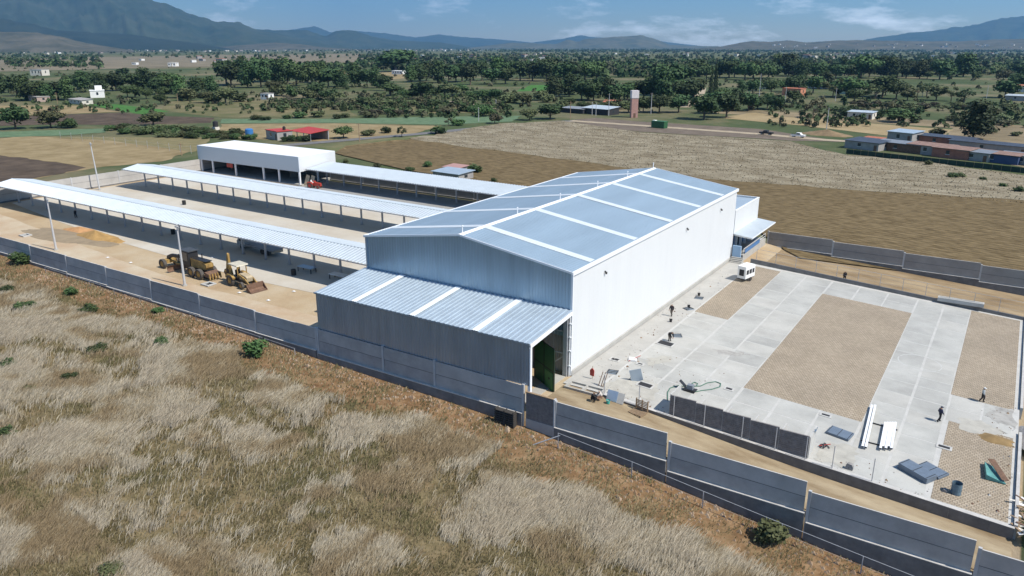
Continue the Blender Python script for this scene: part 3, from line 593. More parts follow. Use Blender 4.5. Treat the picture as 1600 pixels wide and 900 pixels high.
# ================================================================ CANOPIES
def canopy(label, yc, x0, x1, posts, half=4.3, h=4.6, rise=.75, oneslope=False, beam_end=True):
    t = thing('canopy_shed', label, 'canopy', group='long white canopies in the yard')
    za, zb = float(gz(x0))+h, float(gz(x1))+h
    for s in (-1, 1):
        if oneslope:
            O = Vector((x0, yc-half, za)); T = Vector((0, 2*half, rise)); N = Vector((0, -rise/(2*half), 1)).normalized()
            if s == 1: break
        else:
            O = Vector((x0, yc+s*half, za)); T = Vector((0, -s*half, rise)); N = Vector((0, s*rise/half, 1)).normalized()
        mb = MB(); corr(mb, O, (x1-x0, 0, zb-za), T, .72, .075, N); rf = mb.build('roof', canroof, t)
        MB().bar(O+Vector((0, s*.02, -.1)), O+Vector((x1-x0, s*.02, zb-za-.1)), .1, .16).build('edge_beam', steelpost, t)
    if not oneslope:
        MB().bar((x0, yc, za+rise+.05), (x1, yc, zb+rise+.05), .2, .05).build('ridge_cap', canroof, t)
    for x in posts:
        zg = float(gz(x)); zc_ = zg+h
        MB().box(x-.15, x+.15, yc-.13, yc+.13, zg-.2, zc_+rise*(.5 if oneslope else .85)).build('post', steelpost, t)
        mb = MB()
        if oneslope: mb.bar((x, yc-half+.1, zc_-.12), (x, yc+half-.1, zc_+rise-.12), .12, .22)
        else:
            mb.bar((x, yc-half+.1, zc_-.12), (x, yc, zc_+rise-.12), .12, .22).bar((x, yc, zc_+rise-.12), (x, yc+half-.1, zc_-.12), .12, .22)
        mb.build('bracket_beam', steelpost, t)
        MB().box(x-.3, x+.3, yc-.3, yc+.3, zg-.3, zg+.12).build('footing', conc, t)
    return t
canopy('white gabled canopy nearest the front wall, beside the yellow machines', 13.1, -149.2, -31.5, [-48.5-5.85*i for i in range(-2, 18)], 4.3)
canopy('white gabled canopy in the middle of the yard', 40.8, -145.4, -31.5, [-64.6-5.6*i for i in range(-5, 15)], 4.3)
canopy('white single pitch canopy against the rear wall', 68.3, -111.2, -31.5, [-108-5.85*i for i in range(0, -13, -1)], 4.1, 4.1, .8, True)
# white fascia building at the far end
bx_ = thing('open_workshop', 'open fronted workshop with a tall white box fascia', 'building')
BX0, BX1, BY0, BY1, BZ0, BZ1 = -151.6, -111.6, 62.6, 75.2, 4.0, 7.75
MB().box(BX0, BX1, BY0, BY0+.2, BZ0, BZ1).build('front_fascia', mat('shaded_white_fascia', (.55, .60, .64), .5), bx_)  # white front face, its shade painted in as blue-grey
MB().box(BX1-.2, BX1, BY0+.2, BY1, BZ0, BZ1).build('side_fascia', whitep, bx_)
MB().box(BX0, BX0+.2, BY0+.2, BY1, BZ0, BZ1).build('side_fascia', whitep, bx_)
MB().box(BX0+.2, BX1-.2, BY1-.2, BY1, .4, BZ1).build('rear_wall', greyw, bx_)
MB().box(BX0+.01, BX1-.01, BY0+.01, BY1-.01, BZ1+.003, BZ1+.06).build('roof', mat('white_membrane', (.82, .82, .82), .5), bx_)
MB().box(BX0+.2, BX1-.2, BY0+.2, BY1-.2, BZ0+.1, BZ0+.2).build('ceiling', dark, bx_)
def PYx(px, py, y0): d = ray(px, py); return float((CAM+d*((y0-CAM[1])/d[1]))[0])
for px in (316, 333, 368, 411, 435, 469):
    x = PYx(px, 262, BY0+.1); x = min(max(x, BX0+.2), BX1-.2); MB().box(x-.2, x+.2, BY0, BY0+.35, .3, BZ0).build('column', whitetrim, bx_)
for y in (68.8, 74.8): MB().box(BX1-.35, BX1, y-.2, y+.2, .2, BZ0).build('column', whitetrim, bx_)
for i, x in enumerate((-146, -133, -122)): MB().box(x, x+.15, BY0+6, BY1-.3, .4, BZ0).build('partition', greyw, bx_)
MB().box(-141, -138.5, BY0+1, BY0+1.06, 2.6, 3.7).build('red_banner', redm, bx_)
MB().box(BX0, BX1, BY0-.2, BY1, .1, .78).build('floor_slab', conc, bx_)
# ================================================================ POLES, FENCES
def light_pole(px, py, h, label, z=None):
    x, y, z = GF(px, py, ztf); t = thing('light_pole', label, 'pole', (x, y, z), group='concrete poles inside the compound')
    MB().cyl((0, 0, -.3), (0, 0, h), .2, .1, 10).build('shaft', postm, t)
    MB().cyl((0, 0, -.2), (0, 0, .25), .4, .36, 10).build('base', conc, t)
    mb = MB(); mb.box(-.5, .5, -.06, .06, h-.5, h-.38).cyl((.4, 0, h-.38), (.4, 0, h-.2), .05, n=6).cyl((-.4, 0, h-.38), (-.4, 0, h-.2), .05, n=6); mb.build('crossarm', steelpost, t)
    return t
light_pole(289, 447, 9.6, 'tall concrete pole in front of the yellow motor grader')
light_pole(88, 391, 9.4, 'tall concrete pole beside the ochre sand heap')
t = light_pole(156, 297, 11.5, 'tall concrete pole by the far end wall')
t.rotation_euler = (0, R(-4), 0)
def chain_fence(name, label, pts, h, wires=(.35, .7, 1.0), r=.035, sink=.0):
    t = thing(name, label, 'fence')
    for p in pts: MB().cyl((p[0], p[1], p[2]-.4), (p[0], p[1], p[2]+h), r, r, 6).build('post', steelpost, t)
    for k in wires:
        for a, b in zip(pts[:-1], pts[1:]):
            MB().cyl((a[0], a[1], a[2]+h*k), (b[0], b[1], b[2]+h*k), .012 if k < 1 else .025, n=5).build('wire', steelpost, t)
    return t
chain_fence('wire_fence', 'thin galvanised post and wire fence along the rear kerb of the yard', [(x, 56.36, zslab(x)+.45) for x in np.arange(4.4, 43, 3.2)], 2.1)
chain_fence('wire_fence', 'loose wire fence on thin posts outside the stepping front wall', [(x, -10.6, ztf(x, -10.6)) for x in (4.5, 12.5, 19.5, 26.5, 33, 39.5, 46)], 1.7, (.45, 1.0), .05)
chain_fence('wire_fence', 'low wire fence outside the long front wall', [(x, -10.2, ztf(x, -10.2)) for x in np.arange(-92, -30, 6.5)], .9, (.5, 1.0), .04)
chain_fence('wire_fence', 'row of slim fence posts across the stubble plot', [GF(px, 217+(px-100)*.115, ztf) for px in range(95, 300, 17)], 2.6, (.4, .8), .06)
chain_fence('wire_fence', 'thin posts standing on the front retaining edge of the yard', [(x, -2.37, zslab(x)+.1) for x in (5.4, 9.4, 13.2, 16.4, 20.2, 23.4, 26.2, 28.6, 32)], 2.3, (), .045)
mb = MB(); b0 = ztf(4.6, -11.4); mb.cyl((4.7, -10.6, b0+1.5), (2.2, -11.6, ztf(2.2, -11.6)), .06, n=6)
mb.build('fence_strut', steelpost, label='leaning strut propping the first wire fence post', cat='strut')

# ================================================================ MACHINES
def wheel_mesh(r, wd, rim=None):
    mb = MB(); n = 18; prof = [(r*.62, -wd/2), (r*.93, -wd/2), (r, -wd*.3), (r, wd*.3), (r*.93, wd/2), (r*.62, wd/2)]
    vs = []
    for i in range(n):
        a = 2*math.pi*i/n
        for k, (q, y) in enumerate(prof):
            q2 = q*(.965 if (i % 2 and 1 < k < 4) else 1); vs.append((q2*math.cos(a), y, q2*math.sin(a)))
    m = len(prof); fs = []
    for i in range(n):
        for k in range(m): fs.append((i*m+k, i*m+(k+1) % m, ((i+1) % n)*m+(k+1) % m, ((i+1) % n)*m+k))
    mb.add(vs, fs, 0)
    rm = MB(); rm.cyl((0, -wd*.36, 0), (0, wd*.36, 0), r*.62, n=n, mi=0).cyl((0, -wd*.48, 0), (0, wd*.48, 0), r*.22, n=10, mi=0)
    return mb.mesh('tyre', mat('dusty_tyre', (.09, .08, .07), .9, 0, .2, 3)), rm.mesh('rim', rim or yellow)
def put_wheel(par, x, y, r, wd, rim=None, cache={}):
    k = (r, wd, (rim or yellow).name)
    if k not in cache: cache[k] = wheel_mesh(r, wd, rim)
    o = link('wheel', cache[k][0], par, loc=(x, y, r)); link('rim', cache[k][1], o); return o
# ---- motor grader, nose to -X
gx, gy, _ = GF(296, 431, zc)
g = thing('motor_grader', 'dusty yellow and black motor grader behind the tall concrete pole', 'grader', (-69.9, 1.2, zc(-70, 0)), R(-3), scale=(1.32, 1.18, 1.2))
for y in (-1.0, 1.0):
    put_wheel(g, -4.4, y, .68, .42); put_wheel(g, 1.7, y, .70, .46); put_wheel(g, 3.3, y, .70, .46)
MB().prism([(-4.7, 1.25), (-4.5, 1.05), (-3.6, 1.6), (-.4, 1.85), (-.4, 2.25), (-3.7, 2.0), (-4.6, 1.6)], -.16, .16).build('main_beam', blackm, g)
MB().prism([(-4.9, .7), (-4.0, .7), (-4.0, 1.15), (-4.9, 1.15)], -.85, .85).build('front_axle', yellow, g)
MB().prism([(-.6, .7), (4.2, .75), (4.2, 1.25), (-.6, 1.25)], -.45, .45).build('rear_frame', blackm, g)
MB().prism([(1.1, 1.25), (4.0, 1.25), (4.25, 1.6), (4.2, 2.0), (3.4, 2.25), (1.1, 2.35)], -.55, .55).build('engine_hood', yellow, g)
MB().box(1.2, 4.1, -.5, .5, 2.30, 2.38).build('hood_cover', blackm, g)
cb = MB().prism([(-.75, 1.3), (1.0, 1.3), (1.0, 2.4), (.95, 3.15), (-.55, 3.15), (-.9, 2.2)], -.72, .72).build('cab', blackm, g)
for s in (-1, 1): MB().prism([(-.6, 1.9), (.75, 1.9), (.75, 3.0), (-.42, 3.0)], s*.725, s*.745).build('window', glass, cb)
MB().prism([(-.86, 2.25), (-.80, 2.25), (-.5, 3.05), (-.56, 3.05)], -.6, .6).build('windscreen', glass, cb)
MB().box(-.75, 1.15, -.82, .82, 3.153, 3.28).build('cab_roof', mat('dull_black_roof', (.06, .065, .07), .6), g)
mb = MB(); n = 7; bp_ = [(-1.9+.32*math.cos(a), .55+.42*math.sin(a)) for a in np.linspace(1.9, 4.4, n)]; bp_ += [(x+.05, z) for x, z in bp_[::-1]]
mb.prism(bp_, -1.9, 1.9); mb.build('moldboard', rustm, g)
MB().cyl((-1.7, 0, 1.05), (-1.7, 0, 1.2), .75, n=16).build('turntable', yellow, g)
for s in (-1, 1): MB().bar((-1.8, s*.35, 1.1), (-1.2, s*.6, 2.5), .12, .12).build('lift_cylinder', blackm, g)
MB().prism([(-4.7, .9), (-1.7, .95), (-1.7, 1.1), (-4.7, 1.05)], -.12, .12).build('drawbar', yellow, g)
rp_ = MB().prism([(4.2, .5), (5.0, .45), (5.0, .9), (4.2, 1.1)], -.9, .9).build('ripper', rustm, g)
for y in (-.8, -.4, 0, .4, .8): MB().prism([(4.7, .9), (5.1, .95), (5.2, .2), (5.05, .15)], y-.06, y+.06).build('tine', yellow, rp_)
MB().cyl((2.4, .3, 2.38), (2.4, .3, 3.0), .07, n=8).build('exhaust', blackm, g)
for s in (-1, 1): MB().box(1.1, 3.9, s*1.0-.12, s*1.0+.12, .6, .9).build('tandem_case', yellow, g)
# ---- backhoe loader, bucket to +X
b = thing('backhoe_loader', 'yellow backhoe loader with its front bucket on the ground', 'backhoe', (-57.6, 1.4, zc(-57, 0)), R(-7), scale=1.2)
for y in (-.92, .92): put_wheel(b, -1.1, y, .72, .45); put_wheel(b, 1.25, y*.95, .48, .32)
MB().prism([(-1.9, .7), (1.7, .6), (1.7, 1.0), (-1.9, 1.1)], -.4, .4).build('chassis', blackm, b)
MB().prism([(.2, 1.0), (1.85, .95), (1.9, 1.45), (1.6, 1.62), (.2, 1.75)], -.42, .42).build('hood', mat('dusty_hood', (.42, .34, .22), .7, 0, .15, 2), b)
for s in (-1, 1):
    MB().prism([(-1.95, 1.0), (-1.9, 1.35), (-1.5, 1.55), (-.7, 1.55), (-.2, 1.2), (-.25, 1.0), (-.6, 1.35), (-1.5, 1.35)], s*.70, s*1.12).build('fender', yellow, b)
MB().box(-1.0, .2, -.55, .55, 1.05, 1.2).build('floor_plate', blackm, b)
MB().prism([(-.9, 1.2), (-.3, 1.2), (-.3, 1.45), (-.72, 1.5), (-.8, 2.0), (-.95, 2.0)], -.28, .28).build('seat', black, b)
MB().bar((.15, 0, 1.3), (-.05, 0, 1.95), .06, .06).build('steering_column', blackm, b)
for x in (-1.35, .25):
    for s in (-1, 1): MB().box(x-.05, x+.05, s*.62-.05, s*.62+.05, 1.2, 2.72).build('canopy_post', yellow, b)
MB().prism([(-1.6, 2.72), (.5, 2.72), (.42, 2.86), (-1.5, 2.88)], -.82, .82).build('canopy_roof', mat('sun_bleached_roof', (.50, .46, .36), .7, 0, .1, 2), b)
for s in (-1, 1):
    MB().prism([(.1, 1.55), (.3, 1.75), (1.8, 1.35), (2.9, .55), (2.75, .38), (1.65, 1.1)], s*.55-.07, s*.55+.07).build('loader_arm', yellow, b)
    MB().bar((.4, s*.5, 1.0), (1.9, s*.5, 1.1), .09, .09).build('loader_ram', blackm, b)
MB().prism([(2.75, .95), (2.9, 1.0), (2.95, .3), (3.2, .12), (3.85, .06), (3.85, .02), (2.95, .03), (2.75, .25)], -1.15, 1.15).build('loader_bucket', rustm, b)
for s in (-1, 1): MB().prism([(2.9, .95), (3.8, .06), (2.9, .1)], s*1.15-.03, s*1.15+.03).build('bucket_side', rustm, b)
MB().prism([(-2.0, .9), (-2.4, .8), (-2.9, 2.4), (-2.75, 3.75), (-2.55, 3.75), (-2.5, 2.4)], -.14, .14).build('boom', yellow, b)
MB().prism([(-2.75, 3.85), (-2.55, 3.7), (-3.15, 1.6), (-3.35, 1.65)], -.11, .11).build('dipper', yellow, b)
MB().prism([(-3.4, 1.65), (-3.1, 1.6), (-2.85, 1.0), (-3.3, .85), (-3.7, 1.15)], -.28, .28).build('digging_bucket', rustm, b)
for s in (-1, 1): MB().bar((-2.0, s*.5, .9), (-2.1, s*.95, 1.9), .16, .16).build('stabiliser', yellow, b)
# ---- flatbed truck under the first canopy
k = thing('flatbed_truck', 'dark flatbed truck parked under the front canopy', 'truck', (-71.2, 16.0, zc(-71, 0)), R(-4))
for x in (-3.6, 2.2, 3.4):
    for y in (-.95, .95): put_wheel(k, x, y, .5, .32, blackm)
MB().box(-4.6, 5.0, -.4, .4, .6, .85).build('chassis', blackm, k)
MB().box(-2.4, 5.2, -1.2, 1.2, .95, 1.12).build('deck', mat('grey_deck', (.28, .28, .28), .7), k)
cbn = MB().prism([(-4.9, .6), (-2.6, .6), (-2.6, 2.35), (-4.1, 2.4), (-4.7, 1.6), (-4.95, 1.4)], -1.1, 1.1).build('cab', mat('off_white_cab', (.45, .45, .43), .5), k)
for s in (-1, 1): MB().prism([(-4.35, 1.5), (-3.0, 1.5), (-3.0, 2.2), (-4.0, 2.2)], s*1.105, s*1.12).build('window', glass, cbn)
MB().box(4.9, 5.25, -1.1, 1.1, .55, .95).build('rear_bumper', mat('pale_bumper', (.45, .40, .30), .7), k)
# ---- red tractor by the workshop
k = thing('red_tractor', 'small red and white tractor beside the open workshop', 'tractor', (-106.5, 62.8, zc(-106, 0)), R(15))
for y in (-.85, .85): put_wheel(k, -1.0, y, .75, .4, redm); put_wheel(k, 1.1, y*.85, .42, .25, redm)
MB().prism([(-1.4, .7), (1.6, .6), (1.6, 1.3), (.2, 1.5), (-1.4, 1.1)], -.35, .35).build('body', redm, k)
for s in (-1, 1): MB().prism([(-1.8, 1.0), (-1.6, 1.6), (-.6, 1.65), (-.2, 1.1), (-.5, 1.35), (-1.5, 1.35)], s*.55, s*1.05).build('fender', redm, k)
MB().prism([(-1.1, 1.3), (-.6, 1.3), (-.6, 1.5), (-1.0, 1.55), (-1.1, 2.0), (-1.2, 2.0)], -.25, .25).build('seat', whitep, k)
MB().cyl((.9, .2, 1.3), (.9, .2, 2.2), .05, n=6).build('exhaust', blackm, k)
MB().bar((-1.3, 0, 1.0), (-1.3, 0, 2.5), .9, .07, up=(1, 0, 0)).build('roll_bar', blackm, k)
# ---- white generator trailer
x, y, z = GF(1163, 439, zslab); z = zslab(x)+.012
k = thing('generator_trailer', 'white box shaped generator trailer on the far paver strip', 'generator', (x, y+.6, z), R(78))
for yy in (-.75, .75): put_wheel(k, 0.1, yy, .32, .2, blackm)
MB().box(-1.5, 1.5, -.6, .6, .42, .55).build('chassis', blackm, k)
bd = MB().prism([(-1.45, .553), (1.45, .553), (1.45, 2.3), (1.2, 2.5), (-1.45, 2.5)], -.7, .7).build('body', whitew, k)
for a, b_ in ((-1.2, -.5), (-.3, .4), (.6, 1.2)):
    MB().box(a, b_, -.72, -.705, 1.2, 1.9).build('vent_opening', dark, bd)
MB().box(-1.47, -1.455, -.4, .4, 1.0, 2.0).build('rear_panel', dark, bd); MB().box(1.455, 1.47, -.4, .35, 1.1, 2.1).build('control_panel', dark, bd)
MB().bar((1.5, 0, .5), (2.5, 0, .4), .1, .1).build('tow_bar', blackm, k)

# ================================================================ PEOPLE
def person(label, loc, rz, shirt, trousers, cap=None, pose='walk', skin=(.28, .16, .10)):
    J = {'pel': (0, 0, .95), 'chest': (0, 0, 1.25), 'neck': (0, .0, 1.47), 'head': (0, .03, 1.62)}
    if pose == 'walk':
        J.update(hL=(-.1, 0, .92), kL=(-.11, .16, .52), fL=(-.11, .08, .09), tL=(-.11, .26, .05), hR=(.1, 0, .92), kR=(.11, -.02, .5), fR=(.11, -.25, .12), tR=(.11, -.10, .04),
                 sL=(-.2, 0, 1.42), eL=(-.26, -.1, 1.15), wL=(-.25, .04, .92), sR=(.2, 0, 1.42), eR=(.26, .08, 1.15), wR=(.24, .24, .95))
    elif pose == 'bend':
        J.update(pel=(0, -.1, .92), chest=(0, .18, 1.12), neck=(0, .38, 1.22), head=(0, .52, 1.24), hL=(-.1, -.1, .9), kL=(-.12, .04, .5), fL=(-.14, -.02, .09), tL=(-.14, .16, .05), hR=(.1, -.1, .9), kR=(.13, .08, .5), fR=(.15, .0, .09), tR=(.15, .18, .05),
                 sL=(-.19, .33, 1.18), eL=(-.2, .42, .9), wL=(-.12, .55, .7), sR=(.19, .33, 1.18), eR=(.2, .44, .9), wR=(.1, .56, .68))
    else:  # crouch
        J.update(pel=(0, -.12, .38), chest=(0, .02, .68), neck=(0, .12, .9), head=(0, .2, 1.03), hL=(-.1, -.12, .36), kL=(-.16, .3, .5), fL=(-.15, .12, .09), tL=(-.15, .3, .05), hR=(.1, -.12, .36), kR=(.16, .3, .5), fR=(.15, .12, .09), tR=(.15, .3, .05),
                 sL=(-.19, .08, .84), eL=(-.24, .26, .62), wL=(-.12, .45, .5), sR=(.19, .08, .84), eR=(.24, .26, .62), wR=(.1, .46, .48))
    rad = dict(pel=.20, chest=.22, neck=.09, head=.125, h=.13, k=.095, f=.075, t=.06, s=.11, e=.075, w=.055)
    E = [('pel', 'chest'), ('chest', 'neck'), ('neck', 'head')]
    for s in 'LR': E += [('pel', 'h'+s), ('h'+s, 'k'+s), ('k'+s, 'f'+s), ('f'+s, 't'+s), ('chest', 's'+s), ('s'+s, 'e'+s), ('e'+s, 'w'+s)]
    names = list(J); me = bpy.data.meshes.new('person'); me.from_pydata([J[n] for n in names], [(names.index(a), names.index(b)) for a, b in E], [])
    o = bpy.data.objects.new('person', me); col.objects.link(o)
    o.modifiers.new('skin', 'SKIN'); o.modifiers.new('sub', 'SUBSURF').levels = 1
    for i, n in enumerate(names):
        q = rad.get(n, rad.get(n[0], .05)); sv = me.skin_vertices[0].data[i]; sv.radius = (q, q*.8) if n in ('pel', 'chest') else (q, q); sv.use_root = n == 'pel'
    dg = bpy.context.evaluated_depsgraph_get(); dg.update(); m2 = bpy.data.meshes.new_from_object(o.evaluated_get(dg))
    bpy.data.objects.remove(o); 
    ms = [mat('skin_tone', skin, .6), mat('shirt_%d_%d_%d' % tuple(int(c*99) for c in shirt), shirt, .85), mat('trousers_%d_%d_%d' % tuple(int(c*99) for c in trousers), trousers, .85), black, mat('dark_hair', (.02, .015, .012), .7)]
    m2.materials.clear()
    for m in ms: m2.materials.append(m)
    seg = []
    for a, b_ in E:
        kk = 0 if 'head' in (a, b_) else 3 if b_[0] == 't' else 2 if (b_[0] in 'kf' or a[0] == 'h' or b_[0] == 'h') else 1
        seg.append((np.array(J[a]), np.array(J[b_]), kk))
    for p in m2.polygons:
        c_ = np.array(p.center); best = (9, 0)
        for a, b_, kk in seg:
            t = np.clip(np.dot(c_-a, b_-a)/max(1e-9, np.dot(b_-a, b_-a)), 0, 1); d = np.linalg.norm(a+(b_-a)*t-c_)
            if d < best[0]: best = (d, kk)
        kk = best[1]
        if kk == 0 and c_[2] > J['head'][2]+.03: kk = 4
        p.material_index = kk; p.use_smooth = True
    r_ = link('person', m2, None, label, 'person', None, None, loc, rz)
    hd = Vector(J['head'])
    fc = MB(); fc.add([hd+Vector(q) for q in ((-.02, .085, .0), (.02, .085, .0), (0, .13, -.02), (0, .09, .05))], [(0, 1, 2), (1, 3, 2), (3, 0, 2), (0, 3, 1)])
    for s in (-1, 1): fc.box(hd.x+s*.1-.015, hd.x+s*.1+.015, hd.y-.02, hd.y+.02, hd.z-.03, hd.z+.03)
    fc.build('face', ms[0], r_)
    for s in 'LR':
        W_, E_ = Vector(J['w'+s]), Vector(J['e'+s]); d = (W_-E_).normalized(); side = d.cross(Vector((0, 1, .3))).normalized()
        hb = MB(); hb.bar(W_-d*.02, W_+d*.09, .08, .035)
        for i, (o_, l_) in enumerate(((-.03, .07), (-.01, .085), (.01, .08), (.03, .06))):
            a_ = W_+d*.09+side*o_; hb.cyl(a_, a_+d*l_+Vector((0, .02, 0)), .010, .008, 5)
        hb.cyl(W_+d*.03+side*.04, W_+d*.08+side*.075, .012, .009, 5); hb.build('hand', ms[0], r_)
    if cap:
        cm = mat('cap_%d_%d_%d' % tuple(int(c*99) for c in cap), cap, .8); hb = MB(); hb.cyl(hd+Vector((0, 0, .03)), hd+Vector((0, 0, .13)), .115, .08, 10).box(hd.x-.08, hd.x+.08, hd.y+.06, hd.y+.2, hd.z+.03, hd.z+.05); hb.build('cap', cm, r_)
    return r_
def ps(px, py, fn=zslab, up=.012):
    x, y, z = GF(px, py, fn)
    if fn is ztf and 0 < x < 43 and -8 < y < 20: y = min(y, -3.0); z = ztf(x, y)+.09
    return (x, y, z+up)
NAVY, BLK, GREY, PALE = (.02, .025, .06), (.018, .018, .02), (.36, .38, .38), (.55, .5, .45)
person('person in dark navy clothes walking across the concrete', ps(1467, 659), R(-60), NAVY, BLK, NAVY)
person('person in a pale grey top and white cap walking on the pavers', ps(1534, 628), R(-100), GREY, BLK, (.7, .7, .68))
person('person in black bent over an opened drain cover', ps(1046, 533), R(-120), BLK, (.12, .10, .08), None, 'bend')
person('person in a dark hooded top walking beside the white wall', ps(1049, 494), R(170), (.03, .025, .03), (.10, .085, .07))
person('person in black crouched over work on the dirt by the slab corner', ps(926, 629, ztf, .03), R(-70), BLK, BLK, None, 'crouch')
person('person in pale clothes crouching next to the one in black', ps(938, 627, ztf, .03), R(120), PALE, (.25, .14, .09), None, 'crouch')
person('person in dark clothes standing in the rear dirt lane', ps(1319, 440, ztf, .03), R(20), BLK, BLK)
person('person in dark clothes standing in the shade of the front canopy', ps(119, 341, zc, .04), R(90), BLK, BLK)

# ================================================================ YARD ITEMS
sw = thing('block_screen_wall', 'dark block screen wall with short white fins behind, on the slab edge', 'wall')
A, B_ = (12.6, -2.0), (26.3, -2.0)
n = 5
for i in range(n):
    x0 = A[0]+(B_[0]-A[0])*i/n; x1 = A[0]+(B_[0]-A[0])*(i+1)/n
    for c_ in range(11):
        z0 = zslab((x0+x1)/2)+.06+c_*.2
        MB().box(x0+.02, x1-.02, -2.0, -1.84, z0, z0+.185).build('block_course', blockm, sw)
    MB().box(x0-.0, x1+.0, -1.98, -1.86, zslab((x0+x1)/2)-.2, zslab((x0+x1)/2)+2.24).build('core', concpale, sw)
for i in range(n+1):
    x0 = A[0]+(B_[0]-A[0])*i/n
    MB().box(x0-.07, x0+.07, -1.83, .9, zslab(x0)-.1, zslab(x0)+(2.2 if i in (0, n) else 1.5)).build('fin_wall', concpale, sw)
MB().box(A[0], B_[0], -2.02, -1.82, zslab(20)+2.7-.9, zslab(20)+2.71-.9) if False else None
# precast drain box by the gate
t = thing('drain_box', 'open concrete drain box beside the lean-to doorway', 'drain')
for a in ((1.0, 5.2, -3.3, -3.1), (1.0, 5.2, -1.75, -1.55), (1.0, 1.2, -3.09, -1.76), (5.0, 5.2, -3.09, -1.76), (3.0, 3.2, -3.09, -1.76)): MB().box(*a, -1.2, .22).build('side', conc, t)
MB().box(1.2, 5.0, -3.09, -1.76, -.6, -.5).build('floor', dark, t)
def pit(px, py, w_, d_, label, lid=None, rz=0.):
    x, y, z = ps(px, py); t = thing('drain_opening', label, 'drain', (x, y, z), rz, 'open drain pits in the yard')
    t.rotation_euler = (0, math.atan(.06) if x > 4 else 0, 0)
    for a in ((-w_/2-.2, w_/2+.2, -d_/2-.2, -d_/2), (-w_/2-.2, w_/2+.2, d_/2, d_/2+.2), (-w_/2-.2, -w_/2, -d_/2+.002, d_/2-.002), (w_/2, w_/2+.2, -d_/2+.002, d_/2-.002)): MB().box(*a, -.02, .05).build('frame', concpale, t)
    MB().box(-w_/2, w_/2, -d_/2, d_/2, -.01, .012).build('hole_shade', dark, t)  # flat near-black sheet paints the shade down the pit
    return t
pit(1008, 602, 1.5, .9, 'large open drain pit with a tilted grey lid'); pit(1139, 608, .7, .45, 'small dark drain pit left of the central pavers')
pit(1290, 649, .8, .4, 'small dark drain pit below the central pavers'); pit(1475, 699, 1.0, .5, 'dark drain pit at the corner of the near pavers')
pit(961, 562, .9, .6, 'small drain pit near the white wall'); pit(1000, 569, .6, .3, 'narrow drain slot by the red handled tools')
pit(1040, 537, 1.8, 1.2, 'drain pit the bent worker is clearing')
x, y, z = ps(996, 596); t = thing('pit_lid', 'pale grey steel lid tilted up over the large pit', 'lid', (x, y, z), R(25)); MB().bar((0, 0, .05), (-.35, 0, 1.4), 1.3, .05, up=(0, 1, 0)).build('plate', galv, t); MB().bar((-.35, 0, 1.3), (-.9, .2, .05), .05, .05).build('prop', blackm, t)
for (px, py, lb) in ((1058, 525, 'grey grate lying by the bent worker'), (1092, 466, 'blue grey grate on the apron by the far pavers'), (1076, 483, 'small pallet scrap on the apron'), (957, 582, 'crumpled grey board lying on the apron')):
    x, y, z = ps(px, py); t = thing('loose_grate', lb, 'grate', (x, y, z), R(random.uniform(0, 90)))
    for i in range(6): MB().box(-.6, .6, -.5+i*.2, -.42+i*.2, .02, .08).build('slat', blackm if i % 2 else galv, t)
    for s in (-.55, .5): MB().box(s, s+.06, -.5, .58, .082, .12).build('bearer', blackm, t)
for (px, py, lb) in ((1092, 462, 'dark bucket on the apron near the far pavers'), (1076, 481, 'small dark bucket at the paver corner'), (1048, 503, 'dark lump of mortar in a pan beside the walking person')):
    x, y, z = ps(px, py); t = thing('bucket', lb, 'bucket', (x, y, z)); MB().cyl((0, 0, 0), (0, 0, .38), .16, .21, 12, caps=False).build('wall', blackm, t); MB().cyl((0, 0, .0), (0, 0, .03), .155, n=12).build('bottom', blackm, t)
    MB().path([(.2*math.cos(a), 0, .38+.2*math.sin(a)) for a in np.linspace(0, math.pi, 7)], .012, 5).build('handle', blackm, t)
# steel tubes on bearers
def tube(px0, py0, px1, py1, label, wd=.22):
    a = Vector(ps(px0, py0)); b_ = Vector(ps(px1, py1)); t = thing('steel_tube', label, 'tube', a, group='white steel tubes laid out on the slab')
    mb = MB(); mb.bar((0, 0, .25), b_-a+Vector((0, 0, .25)), wd, .2); mb.build('body', whitetrim, t)
    d = (b_-a).normalized(); mb = MB(); mb.bar(Vector((0, 0, .25))-d*.02, Vector((0, 0, .25))-d*.004, wd*.8, .15); mb.build('end_shade', dark, t)  # dark cap on a solid bar paints the shade inside the tube
for i, (a, b_) in enumerate((((1347, 702), (1362, 637)), ((1352, 703), (1367, 637)))): tube(*a, *b_, ['left', 'right'][i]+' one of the two long white steel tubes')
for i in range(5): tube(1375+i*4.2, 705-(i % 2)*3, 1383+i*4.0, 664, ['first', 'second', 'third', 'fourth', 'fifth'][i]+' from the left of the five short white steel tubes')
for i, (a, b_) in enumerate((((1345, 689), (1395, 702)), ((1360, 661), (1402, 673)))):
    P, Q = Vector(ps(*a)), Vector(ps(*b_)); t = MB().bar((0, 0, .07), Q-P+Vector((0, 0, .07)), .1, .1).build('timber_bearer', blackm, loc=P, label=['near', 'far'][i]+' dark timber bearer under the white tubes', cat='timber')
def panel_stack(px, py, w_, d_, n_, label, rz):
    x, y, z = ps(px, py); t = thing('panel_stack', label, 'panels', (x, y, z), rz); t.rotation_euler = (0, math.atan(.06), rz)
    gm = mat('blue_grey_panel', (.16, .20, .25), .5, .2, .1, 2)
    for i in range(n_):
        MB().box(-w_/2+.03*(i % 2), w_/2, -d_/2, d_/2-.03*(i % 3), .05+i*.11, .05+i*.11+.095).build('panel', gm, t)
    for s in (-.45, -.0, .45): MB().box(s*w_-.02, s*w_+.02, -d_/2, d_/2-.1, .05+n_*.11, .05+n_*.11+.02).build('rib', blackm, t)
